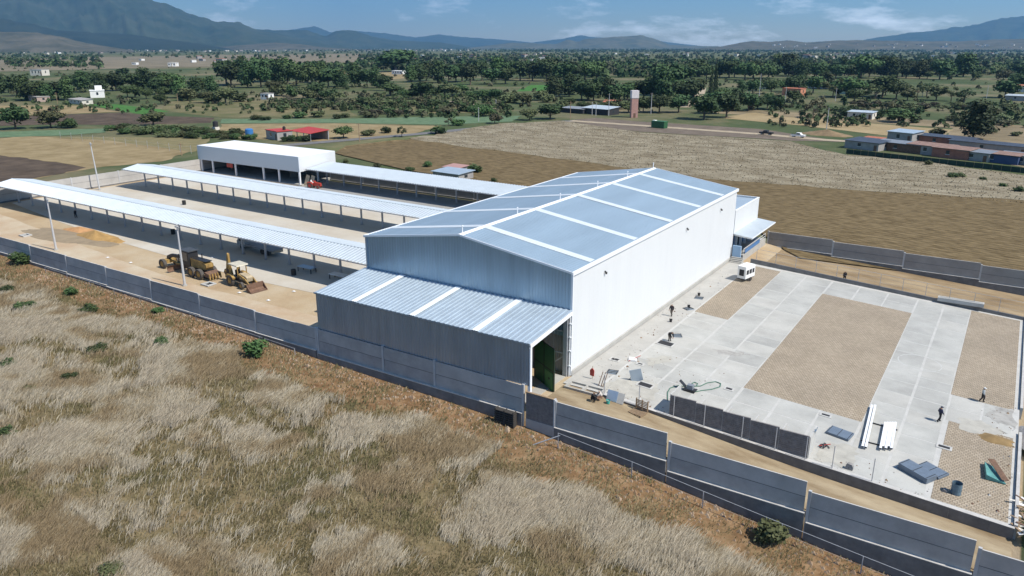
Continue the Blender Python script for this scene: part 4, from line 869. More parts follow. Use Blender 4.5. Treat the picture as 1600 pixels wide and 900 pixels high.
panel_stack(1432, 741, 2.9, 1.5, 5, 'tall stack of blue grey steel panels by the slab edge', R(-28)); panel_stack(1456, 737, 2.3, 1.6, 2, 'low pile of blue grey panels beside the barrel', R(-28)); panel_stack(1312, 679, 2.2, 1.7, 2, 'flat blue grey panels near the screen wall', R(-8))
x, y, z = ps(1493, 771); t = thing('steel_barrel', 'blue grey open topped steel barrel on the pavers', 'barrel', (x, y, z))
bmt = mat('blue_barrel', (.13, .20, .25), .5, .2, .15, 3); MB().cyl((0, 0, 0), (0, 0, 1.05), .42, n=18, caps=False).build('shell', bmt, t)
for zz in (0, .35, .7, 1.02): MB().cyl((0, 0, zz), (0, 0, zz+.04), .44, n=18, caps=False).build('hoop', bmt, t)
MB().cyl((0, 0, .5), (0, 0, .52), .41, n=18).build('contents', dark, t)  # near-black disc stands in for the shade inside the barrel
x, y, z = ps(1476, 768); t = thing('rubble_lump', 'grey rubble lump in the shadow of the barrel', 'rubble', (x, y, z))
for i in range(4): MB().prism([(-.25, 0), (.2, 0), (.15, .2), (-.1, .26)], -.2+i*.11, -.1+i*.11).build('stone', gravm, t)
x, y, z = ps(1553, 743); t = thing('mixing_trough', 'teal sheet metal trough with a brown board leaning on it', 'trough', (x, y, z), R(8)); t.rotation_euler = (0, .06, R(12))
MB().hexa([(-.9, -1.2, .05), (.7, -1.4, .05), (.3, 1.4, .05), (-.6, 1.5, .05), (-.9, -1.2, .5), (.7, -1.4, .12), (.3, 1.4, .12), (-.6, 1.5, .45)]).build('tray', tealm, t)
MB().bar((.6, -1.3, .4), (-.1, 1.7, .75), .6, .06).build('board', rustm, t)
def heap(name, label, cx_, cy_, fn, rx, ry, h, m, cat='heap', rz=0., seed=1, up=0.):
    r2 = np.random.default_rng(seed); n1, n2 = 10, 26; vs = [(0, 0, h)]; fs = []
    ph = r2.uniform(0, 6, 6)
    for i in range(1, n1+1):
        t = i/n1
        for j in range(n2):
            a = 2*math.pi*j/n2; k = 1+.14*math.sin(2*a+ph[0])+.09*math.sin(5*a+ph[1])+.05*math.sin(9*a+ph[2])
            z = h*(1-t)**1.15*(1+.22*math.sin(3*a+ph[3])*t)*(1 if i < n1 else 0)-(.1 if i == n1 else 0)+r2.uniform(-.03, .03)*h
            vs.append((rx*t*k*math.cos(a), ry*t*k*math.sin(a), z))
    for j in range(n2): fs.append((0, 1+j, 1+(j+1) % n2))
    for i in range(n1-1):
        for j in range(n2): fs.append((1+i*n2+j, 1+(i+1)*n2+j, 1+(i+1)*n2+(j+1) % n2, 1+i*n2+(j+1) % n2))
    mb = MB(); mb.add(vs, fs); return mb.build(name, m, smooth=True, label=label, cat=cat, loc=(cx_, cy_, fn(cx_, cy_)+up), rz=rz)
heap('sand_heap', 'ochre sand heap beside the front canopy shadow', -103.5, 5.2, zc, 6.2, 2.6, 1.5, sandm, 'sand', R(6), 2, .03)
heap('earth_heap', 'low reddish orange earth heap left of the ochre sand', -111.5, 6.6, zc, 4.2, 1.9, .8, mat('orange_earth', (.46, .25, .11), .95, 0, .15, .8, bump=.03, bscale=3), 'earth', 0, 3, .03)
heap('earth_bed', 'flat grey brown earth spread around the sand heap', -110, 2.6, zc, 16, 3.6, .4, mat('grey_brown_earth', (.27, .21, .135), .95, 0, .15, .5, bump=.03, bscale=2), 'earth', R(5), 4, .02)
x, y, z = ps(1552, 686); heap('sand_heap', 'flat wet sand heap on the near pavers', x, y, zslab, 2.0, 1.0, .35, mat('wet_sand', (.24, .16, .07), .95, 0, .15, 1), 'sand', 0, 5, .02)
x, y, z = ps(1597, 682); heap('gravel_heap', 'grey gravel heap at the right edge of the yard', 44.3, y, lambda a, b: zslab(43)-.2, 1.7, 3.4, .9, gravm, 'gravel', 0, 6, 0)
heap('earth_heap', 'brown earth mound beside the far dirt track', *GF(1292, 211, ztf)[:2], ztf, 9, 5, 2.2, mat('brown_mound', (.22, .155, .085), .95, 0, .2, .4), 'earth', 0, 8)
# timber heap at right edge
t = thing('timber_heap', 'jumble of planks and broken boards at the right edge of the yard', 'timber', (44.0, -.6, zslab(43)-.35))
r3 = random.Random(5)
for i in range(34):
    a = r3.uniform(0, math.pi); l = r3.uniform(.9, 2.6); c0 = Vector((r3.uniform(-.9, 1.2), r3.uniform(-2.6, 3.2), .12+r3.uniform(0, .75))); d = Vector((math.cos(a), math.sin(a), r3.uniform(-.25, .25)))*l/2
    MB().bar(c0-d, c0+d, r3.choice([.12, .2, .35]), .05).build('plank', r3.choice([woodm, cream, whitew, rustm, woodm]), t)
# pallets by the slab corner
x, y, z = ps(1006, 640, ztf, .02); t = thing('wooden_pallet', 'wooden pallet leaning by the slab edge with another under it', 'pallet', (x, y, z), R(-12))
for i in range(7): MB().bar((-.75, .1+.0*i, .15+i*.17), (.75, .1, .15+i*.17), .1, .03, up=(0, 1, 0)).build('slat', woodm, t)
for s in (-.7, 0, .7): MB().box(s-.05, s+.05, .15, .25, .05, 1.3).build('stringer', woodm, t)
for i in range(6): MB().box(-.8, .8, -1.1+i*.2, -.97+i*.2, .14, .17).build('slat', woodm, t)
for s in (-.75, 0, .7): MB().box(s, s+.08, -1.1, .02, .02, .138).build('stringer', woodm, t)
x, y, z = ps(950, 632, ztf, .02); t = thing('bucket', 'bright teal bucket beside the crouching workers', 'bucket', (x, y, z)); MB().cyl((0, 0, 0), (0, 0, .4), .17, .22, 12, caps=False).build('wall', mat('teal_plastic', (.05, .42, .36), .4), t); MB().cyl((0, 0, .25), (0, 0, .27), .19, n=12).build('contents', conc, t)
for (px, py, lb, m) in ((957, 626, 'grey sheet leaning on the slab edge', galv), (967, 630, 'pale sheet leaning on the slab edge', concpale)):
    x, y, z = ps(px, py, ztf, .02); MB().bar((0, 0, 0), (.0, .5, 1.0), 1.2, .04, up=(0, -1, .5)).build('leaning_sheet', m, loc=(x, y, z), label=lb, cat='sheet')
x, y, z = ps(925, 592); t = thing('hanging_vest', 'red vest hung on a thin post near the slab corner', 'vest', (x, y, z)); MB().prism([(-.25, .4), (.22, .35), (.25, 1.0), (.08, 1.25), (-.1, 1.25), (-.28, 1.0)], -.05, .05).build('cloth', redm, t); MB().cyl((0, .08, 0), (0, .08, 1.5), .03, n=6).build('post', woodm, t)
for i, (px, py) in enumerate(((935, 603), (939, 604), (942, 605))):
    x, y, z = ps(px, py); MB().bar((0, 0, 0), (.3, .4, 1.6), .1, .05).build('leaning_plank', rustm, loc=(x, y, z), label=['left', 'middle', 'right'][i]+' of three thin planks propped at the slab corner', cat='plank')
x, y, z = ps(988, 563); t = thing('tool_pile', 'tools with a red handle lying on white sacks', 'tools', (x, y, z), R(20))
for i in range(3): MB().prism([(-.5, 0), (.5, 0), (.42, .2), (-.4, .24)], -.4+i*.3, -.15+i*.3).build('sack', whitew, t)
MB().bar((-.4, -.6, .1), (.9, .9, .3), .05, .05).build('handle', redm, t)
# hose and compressor in the first fin bay
mb = MB(); P = [ps(px, py, zslab, .06) for px, py in ((1043, 626), (1043, 614), (1047, 607), (1060, 603), (1078, 606), (1088, 604), (1090, 600), (1085, 598), (1081, 600), (1084, 604), (1094, 604), (1105, 599), (1118, 597), (1126, 600), (1125, 605), (1112, 609), (1096, 611), (1086, 613))]
mb.path(P, .05, 6); mb.build('water_hose', mat('green_hose', (.06, .16, .11), .5), label='green water hose looped on the concrete', cat='hose')
x, y, z = ps(1078, 611); t = thing('plate_compactor', 'dark plate compactor behind the block screen wall', 'compactor', (x, y, z)); MB().prism([(-.6, 0), (.6, 0), (.75, .25), (-.7, .2)], -.4, .4).build('plate', blackm, t); MB().box(-.3, .35, -.28, .28, .26, .75).build('engine', mat('grey_engine', (.2, .22, .25), .5), t); MB().bar((-.5, 0, .4), (-1.2, 0, 1.0), .5, .05).build('handle', blackm, t)
x, y, z = ps(1271, 706); t = thing('step_ladder', 'blue grey ladder leaning on the end of the screen wall', 'ladder', (x, y, z), R(80))
for s in (-.22, .22): MB().bar((s, .6, 0), (s, 0, 2.5), .05, .08).build('stile', galv, t)
for i in range(8): MB().bar((-.22, .6-.07*i, .28*i+.2), (.22, .6-.07*i, .28*i+.2), .04, .03).build('rung', bluem, t)
x, y, z = ps(1287, 699); t = thing('tool_pile', 'dark hoses and red handled tools beside the ladder', 'tools', (x, y, z))
MB().path([(.5*math.cos(a)*(1-.04*i), .4*math.sin(a), .06+.01*i) for i, a in enumerate(np.linspace(0, 12, 30))], .05, 5).build('coil', blackm, t); MB().bar((-.4, -.3, .2), (.5, .5, .25), .06, .06).build('handle', redm, t)
x, y, z = ps(1327, 733); t = thing('cement_sack', 'grey cement sack against the slab edge', 'sack', (x, y, z)); MB().prism([(-.3, 0), (.3, 0), (.34, .25), (.2, .55), (-.15, .6), (-.33, .3)], -.2, .2).build('sack_body', gravm, t)
x, y, z = ps(1552, 512); t = thing('concrete_trough', 'long pale concrete trough on the rear kerb', 'trough', (x-4.6, 56.36, zslab(x-4)+.55), 0); MB().box(-3, 3, -.5, .5, 0, .55).build('shell', concpale, t); MB().box(-2.8, 2.8, -.35, .35, .553, .57).build('water', slabm, t)
# small debris on left yard
for i, (px, py, lb) in enumerate(((332, 403, 'far white paper scrap on the dusty yard'), (168, 403, 'white scrap on the yard left of the sand heap foot'), (374, 458, 'white scrap by the backhoe wheel'), (419, 470, 'white scrap in front of the loader bucket'), (459, 456, 'white scrap beside the lean-to shed'), (204, 411, 'white scrap between the sand heap and the grader'))):
    x, y, z = GF(px, py, zc); mb = MB(); mb.add([(-.3, -.15, .02), (.25, -.2, .06), (.32, .2, .03), (-.2, .24, .10), (0, 0, .14)], [(0, 1, 4), (1, 2, 4), (2, 3, 4), (3, 0, 4)]); mb.build('litter_scrap', whitew, label=lb, cat='litter', loc=(x, y, z+.05))
x, y, z = GF(326, 445, zc); t = thing('manhole_box', 'open concrete manhole box near the backhoe', 'manhole', (x, y, z+.04), 0)
for a in ((-.9, .9, -.8, -.5), (-.9, .9, .5, .8), (-.9, -.6, -.49, .49), (.6, .9, -.49, .49)): MB().box(*a, 0, .18).build('frame', concpale, t)
MB().box(-.6, .6, -.49, .49, 0, .02).build('hole_shade', dark, t)  # dark sheet in the frame stands in for the shade below
x, y, z = GF(40, 369, zc); t = thing('manhole_box', 'open concrete manhole box by the left end of the front wall', 'manhole', (x, y, z+.04), 0)
for a in ((-.9, .9, -.8, -.5), (-.9, .9, .5, .8), (-.9, -.6, -.49, .49), (.6, .9, -.49, .49)): MB().box(*a, 0, .25).build('frame', concpale, t)
MB().box(-.6, .6, -.49, .49, 0, .02).build('hole_shade', dark, t)  # shade inside the box painted as a dark sheet
for i, (px, py, lb) in enumerate(((480, 425, 'flat steel table standing under the front canopy'), (530, 437, 'white topped table at the end of the front canopy'))):
    x, y, z = GF(px, py, zc); t = thing('work_table', lb, 'table', (x, y, z+.03)); MB().box(-1.6, 1.6, -.7, .7, .8, .88).build('table_top', [galv, whitew][i], t)
    for a in (-1.5, 1.4):
        for c_ in (-.6, .5): MB().box(a, a+.1, c_, c_+.1, 0, .8).build('leg', blackm, t)
for i, (px, py, lb) in enumerate(((271, 366, 'black drum under the front canopy by the pole'), (459, 430, 'small black drum by a canopy post'), (288, 320, 'dark crate under the middle canopy'))):
    x, y, z = GF(px, py, zc); t = thing('black_drum', lb, 'drum', (x, y, z+.03)); MB().cyl((0, 0, 0), (0, 0, .95), .4, n=12).build('shell', black, t)
    for zz in (.3, .62): MB().cyl((0, 0, zz), (0, 0, zz+.05), .42, n=12).build('hoop', black, t)
# planks in workshop mouth
for i, (px, py, lb) in enumerate(((478, 290, 'left pale plywood board standing by the workshop column'), (486, 291, 'right pale plywood board standing by the workshop column'))):
    x, y, z = GF(px, py, zc); MB().bar((0, 0, 0), (.5, .6, 2.6), 1.3, .08, up=(0, -1, .2)).build('plywood_board', mat('pale_ply', (.50, .40, .27), .8), loc=(x, y, z+.03), label=lb, cat='board')
t = thing('timber_stack', 'dark stacked pallets in the corner outside the lean-to', 'timber', (-2.2, -9.9, ztf(-2.2, -9.9)))
for i in range(7): MB().box(-1.2, 1.2, -.35, .3, .08+i*.24, .08+i*.24+.12).build('board', mat('dark_wet_wood', (.05, .045, .04), .9), t)
for s in (-1.1, 0, 1.1): MB().box(s-.06, s+.06, -.3, .25, 0, 1.75).build('upright', mat('dark_wet_wood', (.05, .045, .04), .9), t)
# ================================================================ TREES
LEAF = {'dark': leaf_mat('dark_foliage', (.024, .046, .016), (.06, .098, .034)), 'mid': leaf_mat('mid_foliage', (.036, .066, .02), (.082, .125, .042)),
        'olive': leaf_mat('olive_foliage', (.068, .085, .034), (.135, .155, .065)), 'dry': leaf_mat('dry_foliage', (.07, .068, .036), (.12, .115, .062))}
def crown_mesh(name, lobes, n, size, seed, m, flat=.75):
    """leaf-sized faces spread through several lobes (centre, radii), denser toward their skins"""
    r2 = np.random.default_rng(seed); w_ = np.array([l[1][0]*l[1][1]*l[1][2] for l in lobes])**(2/3); w_ /= w_.sum()
    k = r2.choice(len(lobes), n, p=w_); C_ = np.array([l[0] for l in lobes])[k]; Rr = np.array([l[1] for l in lobes])[k]
    d = r2.normal(size=(n, 3)); d /= np.linalg.norm(d, axis=1)[:, None]; rr_ = r2.uniform(.45, 1.0, n)**.5
    # clumps: pull leaves to random clump centres on the lobes
    cl = r2.normal(size=(n//14+1, 3)); cl /= np.linalg.norm(cl, axis=1)[:, None]; pick = r2.integers(0, len(cl), n)
    d = cl[pick]*.82+d*.40; 
    P = C_+d*Rr*rr_[:, None]
    nrm_ = d/np.linalg.norm(d, axis=1)[:, None]+r2.normal(size=(n, 3))*.55+np.array([0, 0, .35]); nrm_ /= np.linalg.norm(nrm_, axis=1)[:, None]
    t = np.cross(nrm_, r2.normal(size=(n, 3))); t /= np.linalg.norm(t, axis=1)[:, None]; b_ = np.cross(nrm_, t)
    s = size*r2.uniform(.6, 1.35, n)[:, None]
    V = np.stack([P-t*s*.6, P+b_*s*.42, P+t*s*.7, P-b_*s*.45], 1).reshape(-1, 3); F = np.arange(4*n).reshape(n, 4)
    return np_mesh(name, V, F, m)
def trunk_mesh(name, h, r, limbs, seed):
    mb = MB(); r3 = random.Random(seed); p = Vector((0, 0, -.3)); q = Vector((r3.uniform(-.02, .02)*h, r3.uniform(-.02, .02)*h, h*.5)); mb.cyl(p, q, r, r*.7, 7)
    top = Vector((q.x*1.5, q.y*1.5, h)); mb.cyl(q, top, r*.7, r*.3, 6)
    for i in range(limbs):
        a = 2*math.pi*(i+.3*r3.random())/limbs; s = q.lerp(top, r3.random()*.6); l = h*r3.uniform(.45, .7)
        mb.cyl(s, s+Vector((math.cos(a)*l, math.sin(a)*l, l*.65)), r*.4, r*.12, 5)
    return mb.mesh(name, barkm)
PROTO = {}
def proto(kind, leaf, var):
    key = (kind, leaf, var)
    if key in PROTO: return PROTO[key]
    r3 = random.Random(hash((len(kind), kind[0], leaf, var)) % 9999 if False else sum(map(ord, kind+leaf))*7+var)
    # all prototypes are 1 unit tall and ~1 unit wide (scaled per tree)
    L_ = []
    if kind == 'round':
        for i in range(7): a = i*.9+r3.random(); q = r3.uniform(.12, .27); L_.append(((q*math.cos(a), q*math.sin(a), r3.uniform(.42, .74)), (r3.uniform(.17, .26),)*2+(r3.uniform(.15, .22),)))
        L_.append(((0, 0, .62), (.3, .3, .3))); tr = (.42, .035, 4); n, sz = 1500, .075
    elif kind == 'tall':
        for i in range(9): z = .25+.68*i/8; q = .10*r3.random(); a = r3.uniform(0, 6.3); wv = .30*(1-abs(z-.5)*1.1)+.04; L_.append(((q*math.cos(a), q*math.sin(a), z), (wv, wv, .13)))
        tr = (.5, .025, 4); n, sz = 1500, .06
    elif kind == 'cypress':
        for i in range(9): z = .1+.82*i/8; wv = .36*(1-z)**.7+.06; L_.append(((0, 0, z), (wv, wv, .12)))
        tr = (.3, .03, 0); n, sz = 1000, .07
    elif kind == 'bush':
        for i in range(6): a = i*1.05+r3.random(); q = r3.uniform(.1, .26); L_.append(((q*math.cos(a), q*math.sin(a), r3.uniform(.3, .6)), (r3.uniform(.18, .26),)*2+(r3.uniform(.22, .34),)))
        tr = (.2, .03, 5); n, sz = 900, .085
    else:  # sparse
        for i in range(8): a = i*.8+r3.random(); q = r3.uniform(.15, .32); L_.append(((q*math.cos(a), q*math.sin(a), r3.uniform(.4, .85)), (.13, .13, .11)))
        tr = (.5, .028, 7); n, sz = 520, .06
    PROTO[key] = (crown_mesh('crown', L_, n, sz, r3.randint(0, 9999), LEAF[leaf]), trunk_mesh('trunk', *tr, r3.randint(0, 9999))); return PROTO[key]
NAME = {'round': 'broad_tree', 'tall': 'tall_tree', 'cypress': 'cypress_tree', 'bush': 'bush', 'sparse': 'sparse_tree'}
TREES = []
def tree(px, py, hpx, wpx, kind, leaf, label, group=None, jitter=0.):
    x, y, z = GF(px, py, ztf); m_ = mpp((x, y, z)); h, wd = hpx*m_*1.08, wpx*m_*1.42
    cm, tm = proto(kind, leaf, random.randint(0, 4)); o = thing(NAME[kind], label, 'bush' if kind == 'bush' else 'tree', (x, y, z-.05*h), random.uniform(0, 6.3), group, (wd, wd*random.uniform(.85, 1.1), h))
    link('crown', cm, o); link('trunk', tm, o); TREES.append((px, py)); return o
# trees one can point at: (px, py base, height px, width px, kind, leaf, label)
for a in [
 (25, 202, 36, 44, 'round', 'dark', 'dark round tree at the left edge above the maize strip'), (80, 200, 29, 34, 'round', 'olive', 'olive round tree right of the dark left edge tree'),
 (106, 200, 17, 30, 'bush', 'mid', 'fresh green bush beside the olive round tree'), (240, 197, 23, 38, 'round', 'olive', 'olive broad tree in the dark fallow plot'),
 (193, 118, 14, 24, 'bush', 'dark', 'lone dark tree on the tan plain'), (252, 163, 17, 18, 'round', 'mid', 'small round tree at the field corner before the tree belt'),
 (618, 112, 36, 56, 'round', 'dark', 'huge dark dome shaped tree above the tree belt'), (537, 216, 21, 28, 'round', 'mid', 'round green bush right of the red roofed house'),
 (575, 212, 13, 22, 'bush', 'olive', 'olive bush by the lane, second right of the red roofed house'), (603, 208, 12, 18, 'bush', 'mid', 'small green bush by the lane bend'),
 (628, 214, 18, 20, 'sparse', 'mid', 'thin green tree at the lane bend with bare branches'), (685, 209, 14, 28, 'bush', 'mid', 'wide green bush by the bleached grass'), (701, 197, 15, 12, 'sparse', 'dry', 'bare branched small tree beside the maize strip'),
 (717, 196, 12, 22, 'bush', 'mid', 'flat topped green bush at the maize strip'), (773, 193, 17, 18, 'round', 'dry', 'grey brown round tree at the end of the maize strip'), (755, 182, 18, 24, 'round', 'mid', 'leafy tree above the end of the maize strip'),
 (827, 188, 19, 24, 'round', 'olive', 'olive umbrella tree left of the dark umbrella tree'), (860, 186, 24, 36, 'round', 'dark', 'dark umbrella shaped tree at the road junction'),
 (537, 174, 16, 10, 'cypress', 'dark', 'small dark upright tree in the weedy field'), (1100, 187, 40, 42, 'round', 'dark', 'dark tree in front of the village street mouth'),
 (1135, 184, 40, 40, 'round', 'dark', 'dark tree right of the one at the street mouth'), (1050, 150, 52, 52, 'round', 'dark', 'tallest dark tree behind the water tower'),
 (1110, 148, 42, 9, 'cypress', 'dark', 'left slender cypress behind the village street'), (1117, 148, 46, 9, 'cypress', 'dark', 'right slender cypress behind the village street'),
 (1030, 176, 30, 34, 'round', 'mid', 'green tree right of the water tower'), (1005, 176, 26, 26, 'round', 'mid', 'green tree touching the right side of the water tower'), (1060, 176, 30, 32, 'round', 'dark', 'dark tree left of the village street'),
 (1036, 160, 50, 42, 'tall', 'dark', 'tall dark tree in the clump right of the water tower, nearest the street'), (1018, 158, 42, 38, 'round', 'mid', 'tall green tree in the clump right behind the water tower'), (1074, 166, 42, 38, 'round', 'dark', 'dark tree overhanging the mouth of the village street'),
 (1345, 122, 38, 44, 'round', 'mid', 'large rounded green tree rising from the right belt'), (1505, 120, 34, 42, 'tall', 'dark', 'feathery tall tree on the right skyline'), (1410, 120, 28, 40, 'round', 'dark', 'broad dark tree right of the large rounded one'),
 (1270, 184, 34, 30, 'sparse', 'dry', 'bare grey tree left of the flat roofed house'), (1335, 160, 24, 22, 'round', 'mid', 'round crowned tree on a thin trunk behind the house'), (1320, 181, 17, 24, 'bush', 'dark', 'dark bush touching the left of the flat roofed house'),
 (1372, 184, 16, 22, 'bush', 'dark', 'dark bush right of the flat roofed house'), (1405, 191, 22, 38, 'round', 'mid', 'wide green tree at the edge of the pitch'), (1428, 192, 11, 20, 'bush', 'mid', 'small bush at the right end of the pitch trees'),
 (1520, 217, 56, 60, 'tall', 'dark', 'tall dark conifer like tree behind the shacks'), (1465, 213, 15, 28, 'bush', 'olive', 'olive bush above the long shack roof'), (1490, 189, 12, 26, 'bush', 'olive', 'olive scrub bush left of the tall dark tree'),
 (1565, 192, 16, 34, 'bush', 'olive', 'olive scrub bush right of the tall dark tree'), (1506, 162, 26, 30, 'sparse', 'dark', 'thin dark tree behind the shacks'), (1570, 153, 30, 34, 'round', 'dark', 'dark tree by the right edge houses'), (1592, 140, 28, 30, 'round', 'dark', 'dark tree cut by the right edge above the red roofs'),
 (1322, 152, 34, 46, 'round', 'mid', 'tall leafy tree left of the field behind the house'), (1378, 152, 36, 44, 'round', 'mid', 'leafy tree in the middle of the roadside row'), (1240, 160, 20, 24, 'round', 'mid', 'green tree beside the terracotta house'),
 (740, 262+8, 16, 26, 'bush', 'mid', 'leafy bush at the tin roofed hut behind the rear canopy'), (668, 262, 12, 14, 'bush', 'mid', 'green weed bush behind the rear canopy'), (540, 255, 8, 10, 'bush', 'olive', 'low weed bush by the workshop corner'), (590, 261, 8, 12, 'bush', 'olive', 'low weed bush behind the rear canopy wall'), (640, 268, 9, 14, 'bush', 'mid', 'low bush left of the tin roofed hut'), (772, 285, 10, 12, 'bush', 'mid', 'small weed bush right of the tin roofed hut'),
 ]: tree(*a)
def row(x0, y0, x1, y1, n, h, wh_, kinds, leaves, label, group, jy=2.):
    os_ = []
    for i in range(n):
        t = (i+random.uniform(-.35, .35)+.5)/n; hp = random.uniform(*h)
        os_.append(tree(x0+(x1-x0)*t, y0+(y1-y0)*t+random.uniform(-jy, jy), hp, hp*random.uniform(*wh_), random.choice(kinds), random.choice(leaves), label, group))
    if n <= 18:
        for i, o in enumerate(os_): o['label'] = label+', '+(ORD[i]+' from the left' if i else 'leftmost of them')
ORD = 'first second third fourth fifth sixth seventh eighth ninth tenth eleventh twelfth thirteenth fourteenth fifteenth sixteenth seventeenth eighteenth'.split()
row(-60, 150, 110, 152, 11, (24, 36), (.8, 1.2), ['round', 'tall'], ['dark', 'dark', 'mid'], 'dark tree in the far left belt', 'far left tree belt', 7)
row(105, 140, 250, 142, 9, (24, 32), (.8, 1.1), ['round', 'tall'], ['dark', 'dark'], 'dark tree in the belt behind the white house', 'tree belt behind the white house', 4)
row(185, 152, 262, 152, 4, (16, 22), (.9, 1.2), ['round'], ['mid'], 'smaller green tree by the white house', 'smaller trees by the white house', 3)
row(232, 148, 340, 152, 7, (26, 36), (.7, 1.0), ['round', 'tall'], ['dark', 'mid'], 'tree in the belt left of the tall pair', 'left middle tree belt', 6)
row(345, 134, 410, 136, 5, (36, 42), (.7, .95), ['tall', 'round'], ['dark'], 'tall dark tree left of the middle', 'tall trees left of the middle', 4)
row(290, 160, 380, 160, 5, (14, 26), (1.0, 1.4), ['round', 'bush'], ['mid', 'olive'], 'green tree at the edge of the weedy field', 'trees at the weedy field', 3)
row(400, 132, 520, 134, 10, (30, 42), (.8, 1.1), ['round', 'round', 'tall'], ['dark', 'mid'], 'big dark tree in the middle belt', 'middle tree belt', 5)
row(425, 150, 540, 156, 9, (16, 28), (.9, 1.2), ['round', 'bush'], ['mid', 'dark', 'olive'], 'green tree before the middle belt', 'trees before the middle belt', 5)
row(520, 138, 610, 140, 6, (26, 36), (.7, 1.0), ['tall', 'round'], ['dark'], 'dark tree before the clearing', 'trees before the clearing', 4)
row(600, 150, 700, 150, 8, (14, 26), (1.0, 1.4), ['round', 'bush'], ['mid', 'dark'], 'green tree right of the clearing', 'trees right of the clearing', 5)
row(635, 130, 800, 128, 12, (24, 34), (.8, 1.2), ['round', 'tall'], ['dark', 'dark', 'mid'], 'dark tree in the belt above the white lane', 'tree belt above the white lane', 4)
row(430, 166, 680, 162, 16, (8, 14), (1.6, 2.4), ['bush'], ['olive', 'mid', 'dry'], 'low hedge bush in the middle fields', 'hedge bushes in the middle fields', 6)
row(560, 180, 770, 176, 12, (8, 13), (1.5, 2.2), ['bush'], ['olive', 'dry', 'mid'], 'low scrub bush along the ditch', 'scrub bushes along the ditch', 4)
row(380, 186, 560, 184, 7, (7, 12), (1.5, 2.2), ['bush'], ['mid', 'olive'], 'low bush along the weedy field edge', 'bushes along the weedy field edge', 3)
row(700, 148, 860, 160, 12, (10, 20), (1.1, 1.6), ['bush', 'round'], ['olive', 'mid', 'dark'], 'scrubby tree left of the grove', 'scrub left of the grove', 8)
row(790, 126, 935, 126, 11, (26, 34), (.9, 1.2), ['round'], ['dark', 'mid'], 'round dark tree left of the water tower', 'belt left of the water tower', 4)
row(860, 152, 985, 156, 12, (24, 34), (.8, 1.1), ['round', 'tall'], ['dark', 'dark', 'mid'], 'dark tree in the grove behind the tin sheds', 'grove behind the tin sheds', 6)
row(870, 170, 985, 174, 8, (12, 22), (1, 1.4), ['bush', 'round'], ['mid', 'olive'], 'green tree round the tin sheds', 'trees round the tin sheds', 3)
row(1000, 158, 1090, 158, 6, (26, 36), (.9, 1.2), ['round'], ['dark', 'mid'], 'dark tree behind the village street', 'trees behind the village street', 6)
row(1060, 122, 1210, 124, 11, (22, 30), (1, 1.3), ['round'], ['dark', 'mid'], 'dark tree in the far right belt', 'far right belt', 3)
row(1110, 172, 1215, 172, 8, (22, 36), (.9, 1.2), ['round'], ['dark', 'mid'], 'dark tree in the grove right of the street', 'grove right of the street', 6)
row(1150, 145, 1290, 140, 9, (18, 28), (.9, 1.3), ['round', 'tall'], ['dark', 'mid'], 'tree between the terracotta and white houses', 'trees among the right houses', 5)
row(1205, 121, 1470, 121, 18, (22, 32), (.9, 1.2), ['round', 'round', 'tall'], ['dark', 'dark', 'mid'], 'dark tree in the long right belt', 'long right belt', 4)
row(1290, 150, 1490, 156, 12, (18, 32), (.9, 1.2), ['round', 'sparse'], ['mid', 'dark', 'olive'], 'roadside tree behind the pitch', 'roadside trees behind the pitch', 4)
row(1330, 166, 1600, 176, 16, (7, 14), (1.4, 2.0), ['bush', 'sparse'], ['dry', 'olive'], 'dry scrub bush behind the pitch', 'scrub bushes behind the pitch', 5)
row(1420, 120, 1600, 118, 10, (12, 22), (1, 1.3), ['round', 'bush'], ['dark', 'mid', 'olive'], 'tree on the right plain', 'trees on the right plain', 6)
row(1480, 196, 1640, 210, 8, (7, 12), (1.4, 2), ['bush'], ['olive', 'dry'], 'low scrub bush near the tall dark tree', 'scrub near the tall dark tree', 8)
row(165, 203, 330, 205, 17, (8, 12), (1.4, 2.0), ['bush'], ['mid', 'olive', 'mid'], 'leafy orchard bush in the back row', 'orchard bushes', 1.5)
row(190, 209, 385, 211, 18, (8, 12), (1.4, 2.0), ['bush'], ['mid', 'olive', 'mid'], 'leafy orchard bush in the middle row', 'orchard bushes', 1.5)
row(250, 215, 400, 217, 14, (8, 12), (1.4, 2.0), ['bush'], ['mid', 'olive', 'mid'], 'leafy orchard bush in the front row', 'orchard bushes', 1.5)
row(1440, 262, 1600, 300, 6, (7, 11), (1.2, 1.9), ['bush'], ['olive', 'mid'], 'lone scrub bush on the bleached grass', 'scrub on the bleached grass', 6)

